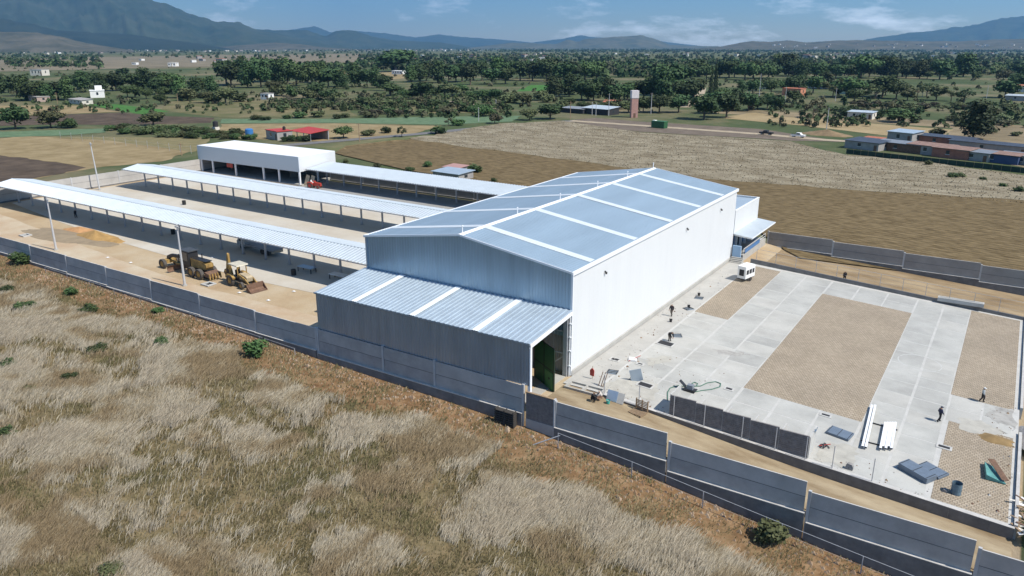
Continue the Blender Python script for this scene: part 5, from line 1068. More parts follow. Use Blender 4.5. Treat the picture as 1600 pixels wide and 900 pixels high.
# ---- small shrubs on the foreground slope
for i, (px, py, hp, wp, lf, lb) in enumerate(((33, 412, 18, 36, 'mid', 'green shrub against the left end of the front wall'), (399, 556, 28, 40, 'mid', 'bright green shrub by the wall below the backhoe'), (42, 484, 14, 34, 'mid', 'small green shrub in the pale grass, upper left'), (14, 458, 12, 28, 'mid', 'green shrub cut by the left edge, upper one'), (140, 490, 15, 30, 'mid', 'green shrub in the pale grass below the wall'), (111, 460, 12, 24, 'mid', 'green shrub in a line with the left pole'), (255, 540, 14, 28, 'mid', 'green shrub in the grass left of the bright one'),
    (14, 575, 14, 34, 'mid', 'green shrub cut by the left edge, middle one'), (12, 682, 18, 30, 'mid', 'green shrub cut by the left edge, lowest one'), (112, 594, 14, 26, 'mid', 'green shrub in the lower left grass'), (50, 610, 12, 24, 'olive', 'dull green shrub in the lower left grass'), (150, 550, 12, 36, 'mid', 'flat green shrub in the middle of the left grass'), (1206, 846, 34, 58, 'olive', 'olive shrub in front of the stepping wall'), (176, 893, 16, 40, 'olive', 'dark green shrub at the bottom edge'), (248, 487, 8, 22, 'mid', 'low green shrub near the wall foot'))):
    x, y, z = GF(px, py, ztf); m_ = mpp((x, y, z)); cm, tm = proto('bush', lf, i % 3); o = thing('shrub', lb, 'shrub', (x, y, z-.1), random.uniform(0, 6), None, (wp*m_*1.2, wp*m_*1.2, hp*m_*1.25)); link('crown', cm, o); link('stem', tm, o)

# ================================================================ HOUSES AND OTHER MIDDLE GROUND THINGS
def house(name, label, px, py, w_, d_, h, wall, roof, rz, kind='flat', cat='house', rise=.9, wins=3, door=True, tank=False):
    x, y, z = GF(px, py, ztf); t = thing(name, label, cat, (x, y, z), rz)
    MB().box(-w_/2, w_/2, -d_/2, d_/2, -.3, h).build('walls', wall, t)
    if kind == 'flat':
        MB().box(-w_/2-.25, w_/2+.25, -d_/2-.25, d_/2+.25, h+.002, h+.22).build('roof', roof, t)
    elif kind == 'gable':
        mb = MB(); mb.prism([(-d_/2-.4, h-.05), (0, h+rise), (d_/2+.4, h-.05), (d_/2+.4, h+.1), (0, h+rise+.15), (-d_/2-.4, h+.1)], -w_/2-.3, w_/2+.3, 'x'); mb.build('roof', roof, t)
        MB().prism([(-d_/2, h+.001), (0, h+rise-.05), (d_/2, h+.001)], -w_/2, w_/2, 'x').build('gable', wall, t)
    else:
        mb = MB(); mb.prism([(-d_/2-.5, h), (d_/2+.5, h+rise), (d_/2+.5, h+rise+.12), (-d_/2-.5, h+.12)], -w_/2-.4, w_/2+.4, 'x'); mb.build('roof', roof, t)
        MB().prism([(-d_/2, h+.001), (d_/2, h+.001), (d_/2, h+rise-.06)], -w_/2, w_/2, 'x').build('upper_wall', wall, t)
    for i in range(wins):
        xx = -w_/2+w_*(i+.7)/(wins+.6)
        wn = MB().box(xx-.55, xx+.55, -d_/2-.04, -d_/2-.003, h*.4, h*.8).build('window', glass, t); MB().box(xx-.7, xx+.7, -d_/2-.12, -d_/2-.042, h*.36, h*.4).build('sill', whitew, wn)
    if door: MB().box(w_/2-1.6, w_/2-.6, -d_/2-.05, -d_/2-.003, 0, h*.72).build('door', rustm, t)
    MB().box(w_/2+.003, w_/2+.05, -.6, .6, h*.4, h*.8).build('window', glass, t)
    if tank:
        mb = MB(); mb.cyl((w_*.2, d_*.2, h+.2), (w_*.2, d_*.2, h+1.3), .55, n=12).cyl((w_*.2, d_*.2, h+1.3), (w_*.2, d_*.2, h+1.6), .5, .2, 12); mb.build('water_tank', black, t)
    return t
redroof = mat('bright_red_roof', (.44, .045, .03), .5, 0, .08, .5)
house('red_roofed_house', 'small house with a flat red roof and a black tank', 437, 217, 9, 6, 3.1, greyw, redroof, R(-15), 'flat', wins=1, tank=True)
t = thing('red_roofed_shed', 'open shed under a wide bright red roof', 'shed', GF(484, 217, ztf), R(-12))
mb = MB(); mb.prism([(-4.2, 2.7), (4.2, 3.5), (4.2, 3.62), (-4.2, 2.82)], -7.2, 7.2, 'x'); mb.build('roof', redroof, t)
for x in (-6.8, -2.3, 2.3, 6.8):
    for y in (-3.7, 3.7): MB().box(x-.12, x+.12, y-.12, y+.12, -.2, 2.75 if y < 0 else 3.4).build('post', steelpost, t)
MB().box(1.5, 6.6, -3.6, -3.45, 0, 1.1).build('low_wall', greyw, t); MB().box(-6.6, 6.6, 3.5, 3.62, 0, 3.2).build('back_wall', greyw, t)
for i, (px, py, lb) in enumerate(((468, 217, 'left'), (450, 219, 'right'))): pass
for i in range(4): tree(446+i*11, 221, 10+2*(i % 2), 15, 'bush', 'dark', 'dark leafy bush in front of the red roofed shed', 'bushes before the red roofed shed')
x, y, z = GF(338, 207, ztf); t = thing('water_tank', 'black water tank on a small pale tower left of the blue tank', 'tank', (x, y, z)); MB().box(-1, 1, -1, 1, -.2, 2.2).build('tower', cream, t); MB().cyl((0, 0, 2.2), (0, 0, 4.2), 1.0, n=14).build('tank_body', black, t); MB().cyl((0, 0, 4.2), (0, 0, 4.6), .9, .3, 14).build('lid', black, t)
x, y, z = GF(390, 213, ztf); t = thing('water_tank', 'bright blue water tank among the orchard bushes', 'tank', (x, y, z)); MB().cyl((0, 0, 0), (0, 0, 2.6), 1.5, n=16).build('tank_body', mat('blue_plastic', (.04, .17, .42), .45), t); MB().cyl((0, 0, 2.6), (0, 0, 2.9), 1.45, 1.0, 16).build('lid', mat('blue_plastic', (.04, .17, .42), .45), t)
# water tower
x, y, z = GF(990, 183.5, ztf); t = thing('water_tower', 'tall pink brick water tower with a white tank block', 'tower', (x, y, z), R(38)); s = 1.55; hh = 41*mpp((x, y, z))
MB().box(-s, s, -s, s, -.3, hh*.72).build('shaft', mat('pink_brick', (.42, .24, .20), .85, 0, .12, .8), t); MB().box(-s-.15, s+.15, -s-.15, s+.15, hh*.72+.002, hh).build('tank_block', mat('pale_pink_plaster', (.66, .60, .60), .8, 0, .06, .5), t)
MB().box(-.5, .5, -s-.05, -s-.004, 0, 2.1).build('door', rustm, t); MB().box(s+.004, s+.05, -.4, .4, hh*.2, hh*.28).build('window', glass, t)
# green container
x, y, z = GF(1030, 200, ztf); t = thing('green_container', 'dark green box container on the dirt track', 'container', (x, y, z), R(-6))
corr(MB(), (-3, -1.5, .2), (6, 0, 0), (0, 0, 2.6), .4, .06, (0, -1, 0)).build('side', greenm, t); corr(MB(), (3, -1.5, .2), (0, 3, 0), (0, 0, 2.6), .4, .06, (1, 0, 0)).build('end', greenm, t)
MB().box(-2.98, 2.98, -1.45, 1.5, .1, 2.7).build('body', greenm, t); MB().box(-3.05, 3.05, -1.55, 1.55, 2.803, 2.9).build('roof', mat('green_roof', (.05, .15, .06), .5), t); MB().box(-2.9, -1.6, -.8, .8, 2.903, 3.1).build('roof_sheet', whitew, t)
# tin sheds beside the tower
house('tin_shed', 'open shed with a pale tin roof left of the water tower', 938, 178, 16, 9, 2.8, dark, canroof, R(-12), 'mono', 'shed', .8, 0, False)  # solid near-black walls paint the shade under the open roof
house('tin_shed', 'low dark tin roofed shed at the road junction', 900, 176, 14, 7, 2.2, dark, mat('grey_tin', (.28, .29, .3), .5, .2), R(-10), 'mono', 'shed', .4, 0, False)
house('brick_house', 'terracotta roofed house behind the tin sheds', 958, 168, 9, 7, 3, brickm, tilem, R(10), 'gable', wins=2)
house('white_house', 'white two level house in front of the left tree belt', 153, 152, 9, 8, 4.2, whitew, whitew, R(-30), 'flat', wins=3)
MB().box(-3.5, -.5, -1, 3, 4.43, 7).build('upper_room', whitew, bpy.data.objects['white_house'])
house('farm_shed', 'low grey farm shed below the white house', 127, 162, 18, 6, 2.4, cream, greyw, R(-8), 'mono', 'shed', .4, 3)
house('farm_house', 'low pinkish farm house near the left edge', 62, 158, 15, 7, 2.8, mat('pinkish_wall', (.40, .30, .25), .85), greyw, R(-10), 'flat', wins=3)
house('farm_house', 'pale flat roofed house hidden in the left belt', 63, 118, 14, 10, 6, cream, greyw, R(20), 'flat', wins=3)
house('farm_house', 'small white house among bushes left of the middle', 418, 155, 6, 5, 3.4, whitew, greyw, R(10), 'flat', wins=2)
house('brick_house', 'red roofed house half hidden in the middle belt', 527, 117, 14, 9, 4, brickm, tilem, R(10), 'gable', wins=2)
house('farm_house', 'long white building at the tan clearing', 624, 116, 14, 8, 3.6, whitew, whitew, R(5), 'flat', wins=4)
house('terracotta_house', 'orange walled house right of the village street', 1240, 149, 12, 9, 4.4, mat('orange_plaster', (.50, .22, .13), .85), tilem, R(-8), 'flat', wins=2, tank=True)
house('white_house', 'long white house with a terracotta wing on the right', 1290, 138, 22, 11, 4.4, whitew, mat('grey_roof', (.38, .37, .36), .8), R(-12), 'flat', wins=5)
house('terracotta_house', 'low terracotta house left of the long white one', 1192, 138, 15, 9, 3.6, cream, tilem, R(-6), 'gable', wins=2)
house('green_house', 'pale green walled shed below the long white house', 1328, 147, 12, 8, 3.2, mat('pale_green_wall', (.42, .52, .44), .8), greyw, R(-10), 'flat', wins=1)
house('cottage', 'small house with a pale flat tin roof at the pitch edge', 1346, 185, 11, 7, 3.0, cream, canroof, R(-6), 'mono', wins=2, rise=.3)
house('terracotta_house', 'red roofed house by the right edge', 1592, 143, 16, 10, 3.8, cream, tilem, R(-14), 'gable', wins=2)
house('tin_shed', 'pale tin roofed shed at the right edge', 1590, 157, 12, 8, 2.8, greyw, canroof, R(-10), 'mono', 'shed', .5, 1)
house('cottage', 'pale cottage with a palm green roof behind the tower', 848//1+165, 143, 10, 8, 3.6, cream, mat('mossy_roof', (.28, .33, .22), .8), R(4), 'gable', wins=2)
house('hut', 'tin roofed hut behind the rear canopy', 708, 279, 9, 6, 1.9, greyw, leanm, R(-4), 'mono', 'hut', .3, 0)
house('hut', 'small hut with a faded red tin roof behind the tin roofed hut', 712, 272, 5, 4, 2.0, greyw, mat('faded_red_tin', (.42, .24, .21), .6), R(-4), 'mono', 'hut', .3, 0)
# shacks at right: long row of tin roofs
tin1, tin2, tin3 = mat('rusty_tin', (.27, .17, .13), .7, .1, .2, .6), mat('dark_tin', (.07, .08, .10), .5, .2, .2, .6), mat('dull_tin', (.24, .26, .28), .5, .2, .1, .6)
for i, (px, py, w_, d_, h, rf, lb) in enumerate(((1356, 232, 12, 9, 2.6, tin2, 'dark roofed shack at the left end of the shack row'), (1362, 229, 6, 5, 2.7, tilem, 'shack with a red roof patch at the left end of the row'), (1413, 221, 9, 8, 3.5, leanm, 'tall grey shed with a pale tin roof over the shacks'), (1408, 236, 15, 5, 2.7, tin3, 'shack with a long dull tin roof'), (1455, 241, 13, 6, 2.9, tin1, 'shack with a rusty roof left of the dark one'),
     (1490, 246, 11, 6, 2.9, tin1, 'shack with a rusty roof in the middle of the row'), (1525, 250, 9, 5, 2.6, tin3, 'shack with a pale sheet on its roof'), (1558, 253, 13, 5, 2.6, tin1, 'long rusty roofed shack on a blue wall'), (1605, 257, 15, 5, 2.6, tin3, 'shack with a pale roof at the right edge'), (1470, 225, 22, 5, 2.6, tin2, 'long dark roofed shed behind the shacks'), (1545, 236, 24, 5, 2.6, tin2, 'second long dark roofed shed behind the shacks'))):
    house('shack', lb, px, py, w_, d_, h, [greyw, brickm, greyw, rustm][i % 4] if i != 7 else mat('dull_blue_wall', (.05, .08, .17), .7), rf, R(-20), 'mono', 'shack', .35, 1, i % 2 == 0)
P0, P1 = GF(1322, 240, ztf), GF(1640, 275, ztf); t = thing('hedge_fence', 'dark green mesh fence in front of the shacks', 'fence')
for i in range(24):
    a = [P0[k]+(P1[k]-P0[k])*i/24 for k in range(3)]; b_ = [P0[k]+(P1[k]-P0[k])*(i+1)/24 for k in range(3)]
    MB().bar((a[0], a[1], a[2]+.75), (b_[0], b_[1], b_[2]+.75), .06, 1.5).build('mesh_panel', mat('dark_green_mesh', (.02, .045, .03), .8), t); MB().cyl((a[0], a[1], a[2]-.2), (a[0], a[1], a[2]+1.8), .06, n=6).build('post', woodm, t)
# far vehicles
def pickup(px, py, rz, paint, label):
    x, y, z = GF(px, py, ztf); k = thing('pickup_truck', label, 'pickup', (x, y, z+.13), rz)
    for xx in (-1.6, 1.6):
        for yy in (-.75, .75): put_wheel(k, xx, yy, .38, .25, galv)
    MB().prism([(-2.6, .45), (2.6, .45), (2.6, 1.0), (1.3, 1.05), (-2.6, 1.05)], -.88, .88).build('body', paint, k); c_ = MB().prism([(-.7, 1.05), (1.3, 1.05), (.8, 1.7), (-.6, 1.72)], -.8, .8).build('cab', paint, k)
    for s in (-1, 1): MB().prism([(-.5, 1.1), (1.0, 1.1), (.7, 1.6), (-.5, 1.6)], s*.805, s*.82).build('window', glass, c_)
    MB().box(-2.5, -.75, -.8, .8, 1.052, 1.09).build('load_bed', dark, k); MB().box(2.6, 2.66, -.7, .7, .6, .85).build('grille', blackm, k)
    return k
pickup(1247, 215, R(-8), whitew, 'white pickup truck parked beside the dirt track'); pickup(1197, 211, R(170), blackm, 'dark pickup truck on the dirt track')
# utility poles
for px, py, hp, lb in ((90, 162, 17, 'wooden pole at the farm shed'), (562, 222, 29, 'dark pole by the paved lane'), (891, 187, 28, 'dark pole at the road junction'), (925, 180, 20, 'left pale pole at the tin shed'), (931, 181, 20, 'right pale pole at the tin shed'), (951, 181, 34, 'tall pale pole left of the water tower'), (1017, 178, 32, 'pale pole right of the water tower'), (1059, 135, 30, 'tall mast above the village trees'), (1226, 165, 28, 'pole by the terracotta house'), (1291, 204, 35, 'leaning thin pole at the pitch'), (1370, 150, 20, 'pole behind the pitch, left'), (1441, 152, 20, 'pole behind the pitch, right'), (1541, 154, 20, 'pole near the right edge'), (1305, 158, 20, 'pole behind the flat roofed house'), (284, 243, 20, 'dark fence pole left of the workshop'), (1186, 152, 36, 'pole with a pale banner at the village street'), (775, 167, 12, 'short pole at the white lane'), (748, 190, 22, 'thin pole at the maize strip'), (278, 160, 14, 'thin pole in the dark fallow plot')):
    x, y, z = GF(px, py, ztf); h = hp*mpp((x, y, z)); t = thing('utility_pole', lb, 'pole', (x, y, z), .4); MB().cyl((0, 0, -.3), (0, 0, h), .17, .11, 7).build('shaft', woodm if 'dark' in lb or 'wooden' in lb else postm, t); MB().box(-.9, .9, -.06, .06, h-.6, h-.48).build('crossarm', woodm, t)

# ================================================================ FAR TOWNS AND WOODS
def far_house_mesh(i):
    mb = MB(); r3 = random.Random(i); w_, d_, h = r3.uniform(8, 16), r3.uniform(7, 11), r3.uniform(3.5, 7)
    mb.box(-w_/2, w_/2, -d_/2, d_/2, -2, h, 0).box(-w_/2-.3, w_/2+.3, -d_/2-.3, d_/2+.3, h+.01, h+.3, 1)
    for k in range(3): xx = -w_/2+w_*(k+.5)/3; mb.box(xx-.8, xx+.8, -d_/2-.06, -d_/2-.01, h*.35, h*.75, 2)
    return mb.mesh('far_house', [[whitew, cream, greyw][i % 3], [cream, greyw, tilem][i % 3], dark])
FH = [far_house_mesh(i) for i in range(6)]
def scatter_houses(n, x0, x1, y0, y1, label, group, fn=None, s=1.):
    for i in range(n):
        px, py = random.uniform(x0, x1), random.uniform(y0, y1)
        x, y, z = GF(px, py, ztf) if fn is None else fn(px, py)
        link('far_house', random.choice(FH), None, label, 'house', group, None, (x, y, z), random.uniform(-.6, .6), random.uniform(.7, 1.25)*s)
scatter_houses(110, 190, 420, 76, 81, 'tiny pale house in the hazy town below the left mountain', 'houses of the left town', s=1.2)
scatter_houses(26, 0, 200, 74, 88, 'tiny pale house scattered on the left plain', 'houses on the left plain')
scatter_houses(120, 400, 780, 75.5, 80, 'tiny pale house in the hazy town at the middle', 'houses of the middle town', s=1.15)
scatter_houses(10, 180, 360, 92, 104, 'tiny pale house on the tan plain before the left town', 'houses before the left town')
scatter_houses(14, 620, 850, 86, 98, 'tiny pale house among the trees right of the dome tree', 'houses right of the dome tree')
scatter_houses(22, 800, 1200, 78, 92, 'tiny pale house in the far woods at the middle right', 'houses in the far woods')
scatter_houses(36, 1200, 1600, 76, 92, 'tiny pale house on the far right plain', 'houses on the far right plain')
x, y, z = GF(279, 77, ztf); t = thing('church', 'long white church with twin towers in the left town', 'church', (x, y, z), R(-10), scale=1.6); MB().box(-22, 22, -8, 8, -2, 10).build('nave', whitew, t); MB().box(-20, 20, -6, 6, 10.01, 12).build('roof', tilem, t)
for s in (-18, 18): MB().box(s-4, s+4, -12, -8.01, -2, 19).build('bell_tower', whitew, t)
# woods that read as one mass
def blob_mass(name, label, n, sampler, smin, smax, leafc, per=26, flat=.75):
    r2 = np.random.default_rng(len(name)+n); P = sampler(r2, n); S = r2.uniform(smin, smax, n)
    k = np.repeat(np.arange(n), per); d = r2.normal(size=(n*per, 3)); d /= np.linalg.norm(d, axis=1)[:, None]; d[:, 2] = np.abs(d[:, 2])*1.2-.15
    q = P[k]+d*S[k][:, None]*np.array([.55, .55, .62])*r2.uniform(.6, 1, (n*per, 1))+np.stack([0*S[k], 0*S[k], S[k]*.28], 1)
    nrm_ = d+r2.normal(size=d.shape)*.5; nrm_ /= np.linalg.norm(nrm_, axis=1)[:, None]; t = np.cross(nrm_, r2.normal(size=d.shape)); t /= np.linalg.norm(t, axis=1)[:, None]; b_ = np.cross(nrm_, t); s = S[k][:, None]*.30
    V = np.stack([q-t*s, q+b_*s*.75, q+t*s*1.05, q-b_*s*.8], 1).reshape(-1, 3); F = np.arange(4*n*per).reshape(-1, 4)
    base = np.array(leafc)[r2.integers(0, len(leafc), n)]*r2.uniform(.7, 1.3, (n, 1)); C_ = np.repeat(base[k], 4, 0)
    link(name, np_mesh(name, V, F, attr_mat(name+'_leaf'), C_), None, label, None, None, 'stuff')
GREENS = [(.028, .052, .02), (.042, .075, .028), (.065, .095, .038), (.085, .095, .05)]
def smp(bands):
    w_ = np.array([b_[4] for b_ in bands], float); w_ /= w_.sum(); B4 = np.array([b_[:4] for b_ in bands])
    def f(r2, n):
        q = B4[r2.choice(len(bands), n, p=w_)]; return GFv(q[:, 0]+(q[:, 1]-q[:, 0])*r2.random(n), q[:, 2]+(q[:, 3]-q[:, 2])*r2.random(n))
    return f
blob_mass('distant_woods', 'dark distant woods covering the valley floor', 4000, smp([(-300, 1900, 82, 92, 5), (780, 1900, 80, 100, 9), (-300, 780, 78, 84, 3.5), (560, 820, 86, 104, 3), (-200, 160, 86, 106, 3), (1050, 1650, 98, 118, 4), (800, 1100, 98, 122, 3), (340, 640, 102, 112, 1.2)]), 5, 10, GREENS)
blob_mass('farthest_woods', 'hazy dark line of woods at the foot of the hills', 4600, smp([(-300, 1900, 76, 81, 3), (780, 1900, 74.5, 82, 6)]), 8, 15, GREENS[:3], 12)
blob_mass('valley_scrub', 'low scrub scattered between the fields', 2000, smp([(-200, 800, 105, 178, 5), (800, 1900, 100, 176, 3), (1200, 1700, 160, 200, 1.6), (560, 800, 150, 185, 1.6), (420, 640, 158, 172, 1.6)]), 1.2, 3.4, [(.05, .075, .03), (.08, .095, .045), (.085, .085, .048), (.04, .065, .025)], 22)

# ================================================================ MOUNTAINS
def vnoise(r2, n):  # smooth 2D lattice noise sampler
    g_ = r2.uniform(-1, 1, (n, n))
    def f(x, y):
        x = np.asarray(x) % (n-1); y = np.asarray(y) % (n-1); i = x.astype(int); j = y.astype(int); u = x-i; v = y-j; u = u*u*(3-2*u); v = v*v*(3-2*v)
        return (g_[i, j]*(1-u)+g_[i+1, j]*u)*(1-v)+(g_[i, j+1]*(1-u)+g_[i+1, j+1]*u)*v
    return f
def mountain(name, label, D, prof, m, depth, seed, rough=.16, ramp_=1.0):
    r2 = np.random.default_rng(seed); N = vnoise(r2, 90)
    prof = [(prof[0][0]-80, 79.5)]+prof+[(prof[-1][0]+80, 79.5)]; pxs = np.arange(prof[0][0], prof[-1][0]+1, 6 if D < 7000 else 5); pys = np.interp(pxs, [p[0] for p in prof], [p[1] for p in prof])
    fwd = np.array([math.sin(YAW), math.cos(YAW)]); rgt = np.array([math.cos(YAW), -math.sin(YAW)])
    nT = 26; ts = np.linspace(-1, 1, nT); V = []; 
    for i, (px, py) in enumerate(zip(pxs, pys)):
        d = ray(px, py); k = D/np.dot(d[:2], fwd); P = CAM+d*k; zb = -.0118*(D-700); H = max(P[2]-zb, 6)
        for j, t in enumerate(ts):
            off = t*depth; base = P[:2]+fwd*off+rgt*off*(px-800)/FPX
            f = (1-abs(t))**ramp_ if t < 0 else (1-t)**1.3
            u, v = i*.16*(1 if D > 7000 else .9), j*.55
            spur = N(u*1.0+5, v*.5)*.5+N(u*2.3, v*1.0+9)*.35+N(u*6, v*1.6+3)*.15
            z = H*f*(1+rough*spur*4*(1-f)*(f > 0)) + H*.03*N(u*9, v*3)*(0 < f < 1)
            V.append((base[0], base[1], zb-.0118*off+z if abs(t) < 1 else zb-.0118*off-25))
    n0 = len(pxs); ix = np.arange(n0*nT).reshape(n0, nT); F = np.stack([ix[:-1, :-1], ix[1:, :-1], ix[1:, 1:], ix[:-1, 1:]], -1).reshape(-1, 4)
    me = np_mesh(name, np.array(V), F, m); me.polygons.foreach_set('use_smooth', [True]*len(me.polygons))
    return link(name, me, None, label, None, None, 'structure')
forest = mat('forested_slope', (.022, .040, .024), .95, 0, c2=(.062, .075, .048), vscale=.0035, spec=.05, detail=10, bump=20, bscale=.006)
forest2 = mat('cloud_shadow_forest', (.016, .026, .018), .95, 0, c2=(.035, .045, .028), vscale=.004, spec=.05, detail=10)  # cloud shadow on the foothill is put into this darker forest colour
drymt = mat('dry_hill_slope', (.05, .055, .034), .95, 0, c2=(.135, .12, .085), vscale=.006, spec=.05, detail=10, bump=8, bscale=.01)
mountain('mountain', 'high blue green mountain rising out of the top left', 9500, [(-420, 30), (-250, -10), (-120, -34), (0, -26), (90, -18), (160, -30), (215, -8), (250, 1), (290, 18), (340, 33), (372, 33), (398, 45), (430, 50), (470, 62), (500, 66)], forest, 2600, 1)
mountain('mountain', 'dark shaded foothill ridge below the high left mountain', 6800, [(-420, 10), (-150, 20), (0, 27), (50, 36), (90, 46), (150, 50), (200, 53), (260, 61), (300, 66)], forest2, 900, 2)
mountain('mountain', 'pale dry foothill at the far left', 4700, [(-420, 40), (-100, 46), (0, 48), (50, 49), (90, 55), (130, 66)], drymt, 700, 3)
mountain('mountain', 'blue green ridge left of the middle', 11000, [(330, 60), (400, 45), (440, 46), (478, 45), (508, 56), (525, 47), (553, 47), (580, 56), (620, 63), (690, 66)], forest, 1700, 4)
mountain('mountain', 'long pale dry foothill before the middle ridge', 7200, [(330, 74), (390, 69), (430, 66), (470, 69), (510, 74)], drymt, 900, 5)
mountain('mountain', 'faint far blue range at the middle', 18000, [(420, 50), (470, 43), (492, 40), (515, 49), (560, 48), (600, 51), (650, 58), (685, 53), (720, 57), (770, 60), (830, 66), (880, 60), (905, 54), (930, 58), (1010, 60), (1045, 66), (1090, 71)], forest, 3000, 6)
mountain('mountain', 'grey green hill with a rounded top at the middle right', 10500, [(770, 70), (800, 66), (830, 67), (868, 69), (888, 61), (903, 65), (915, 60), (958, 57), (980, 56), (1000, 54), (1018, 58), (1045, 69), (1080, 71.5), (1120, 72)], mat('scrub_slope', (.05, .065, .04), .95, 0, c2=(.14, .13, .085), vscale=.005, spec=.05, detail=10, bump=14, bscale=.007), 1500, 7, .12)
mountain('mountain', 'low brown hills with scattered houses on the right', 6600, [(1130, 72), (1158, 66), (1175, 63.5), (1200, 65), (1235, 62.5), (1260, 66), (1300, 63), (1340, 62), (1390, 63), (1440, 64), (1500, 64), (1560, 61), (1620, 59), (1800, 56), (2000, 60)], drymt, 1300, 8, .12)
mountain('mountain', 'blue mountain climbing at the right edge', 13500, [(1330, 66), (1370, 58), (1400, 54), (1420, 50), (1460, 47), (1485, 42), (1505, 41), (1530, 36), (1560, 28), (1600, 22), (1700, 5), (1850, 0), (2050, 25)], forest, 2600, 9)
# houses on the right hills
dep = bpy.context.evaluated_depsgraph_get(); dep.update()
def on_scene(px, py):
    d = Vector(ray(px, py)).normalized(); hit, loc, *_ = sc.ray_cast(dep, Vector(CAM)+d*4000, d); return tuple(loc) if hit and loc[1] < 9000 else GF(px, max(py, 80), ztf)
scatter_houses(40, 1200, 1600, 69, 76, 'tiny pale house on the low brown hills at the right', 'houses on the right hills', on_scene, 1.2)

# ================================================================ DRY GRASS AND SOIL OF THE FOREGROUND
def grass(name, label, n, lo, hi, wind, width, pal, accept, seed):
    r2 = np.random.default_rng(seed); N = vnoise(r2, 80)
    Pts = []; 
    while sum(map(len, Pts)) < n:
        m_ = 400000; x = r2.uniform(-125, 52, m_); y = r2.uniform(-62, -9.6, m_)
        dd = np.stack([x-CAM[0], y-CAM[1], zo(x)-2-CAM[2]], 1); dep_ = dd@_fw; ok = dep_ > 5
        u = 800+FPX*(dd@_r)/np.maximum(dep_, 1); v = 450-FPX*(dd@_u)/np.maximum(dep_, 1)
        ok &= (u > -260) & (u < 1860) & (v < 1060)
        pr_ = np.clip((46/np.maximum(dep_, 1))**1.3, 0, 1)*accept(x, y, N)
        ok &= r2.random(m_) < pr_; Pts.append(np.stack([x[ok], y[ok], dep_[ok]], 1))
    Q = np.concatenate(Pts)[:n]; n = len(Q); x, y, dp = Q.T; z = zt(x, y)-.02
    k = np.clip(dp/55, .8, 2.2); patch = N(x*.16+3, y*.16+7)*.6+N(x*.5, y*.5)*.4
    ln = r2.uniform(lo, hi, n)*(1+.3*patch)*np.clip(k, .9, 1.3); wd = width*k*r2.uniform(.7, 1.3, n)
    ang = r2.uniform(0, 6.28, n); lean = np.stack([np.cos(ang), np.sin(ang)], 1)*.32+np.array(wind)*(.55+.35*N(x*.25+20, y*.25)[:, None])
    b0 = np.stack([x, y, z], 1); mid = b0+np.concatenate([lean*.35*ln[:, None], (.62*ln)[:, None]], 1); tip = b0+np.concatenate([lean*ln[:, None], (.95*ln)[:, None]*np.ones((n, 1))], 1)
    sd = np.stack([_r[0]*np.cos(ang*.3), _r[1]*np.cos(ang*.3), np.sin(ang)*.15], 1)*wd[:, None]
    V = np.stack([b0-sd*.6, b0+sd*.6, mid+sd*.8, mid-sd*.8, tip], 1).reshape(-1, 3)
    i0 = np.arange(n)*5; F = np.concatenate([np.stack([i0, i0+1, i0+2], 1), np.stack([i0, i0+2, i0+3], 1), np.stack([i0+3, i0+2, i0+4], 1)])
    pal = np.array(pal); ci = np.clip((patch*1.3+.5)*len(pal)+r2.normal(size=n)*.8, 0, len(pal)-1).astype(int); c_ = pal[ci]*r2.uniform(.6, 1.3, (n, 1)); C_ = np.repeat(c_, 5, 0)
    link(name, np_mesh(name, V, F, attr_mat(name+'_blades'), C_), None, label, None, None, 'stuff')
PALE_SPOTS = [(150, 500, 250, 62), (60, 465, 160, 45), (330, 560, 140, 40), (480, 615, 90, 30), (640, 665, 120, 45), (760, 705, 150, 60), (920, 770, 200, 80), (1120, 850, 240, 75), (1330, 890, 150, 40), (250, 880, 110, 40), (60, 850, 90, 45), (90, 700, 110, 40), (240, 640, 90, 28), (60, 600, 130, 45), (420, 700, 60, 20), (560, 870, 80, 25)]
SPOT = [(GF(px, py, ztf), mpp(GF(px, py, ztf)), rx, ry) for px, py, rx, ry in PALE_SPOTS]     # where the tall pale grass stands, in metres
def pale_zone(x, y, N):
    wv = np.zeros_like(x); f2 = np.array([math.sin(YAW), math.cos(YAW)]); r_2 = np.array([math.cos(YAW), -math.sin(YAW)])
    for (sx, sy, _), m_, rx, ry in SPOT:
        du = ((x-sx)*r_2[0]+(y-sy)*r_2[1])/(rx*m_); dv = ((x-sx)*f2[0]+(y-sy)*f2[1])/(ry*m_*1.75); wv = np.maximum(wv, np.exp(-du*du-dv*dv))
    d_ = -9-y; edge = np.clip((d_-6.5-2.5*N(x*.2, y*.2))/3, 0, 1)
    return edge*np.clip(1.25*wv-.12+.55*N(x*.22+2, y*.3+5)+.4*N(x*.9, y*1.1), .03, 1)**1.25
def weed_zone(x, y, N): return np.clip(.55+.7*N(x*.5+40, y*.5+11), .08, 1)*np.interp(-9-y, [0, 5, 8], [.22, .3, 1.])
grass('dry_grass', 'feathery pale dry grass bent by the wind on the slope', 380000, .35, .85, (.5, .45), .028, [(.30, .225, .13), (.38, .305, .195), (.46, .39, .275), (.52, .455, .34), (.46, .39, .285)], pale_zone, 21)
grass('weeds', 'short olive and brown weeds between the pale grass and the wall', 330000, .12, .36, (.25, .15), .045, [(.15, .125, .06), (.20, .165, .08), (.26, .21, .11), (.30, .245, .135), (.22, .18, .09), (.17, .15, .07)], weed_zone, 22)
r3 = np.random.default_rng(9); mb = MB()
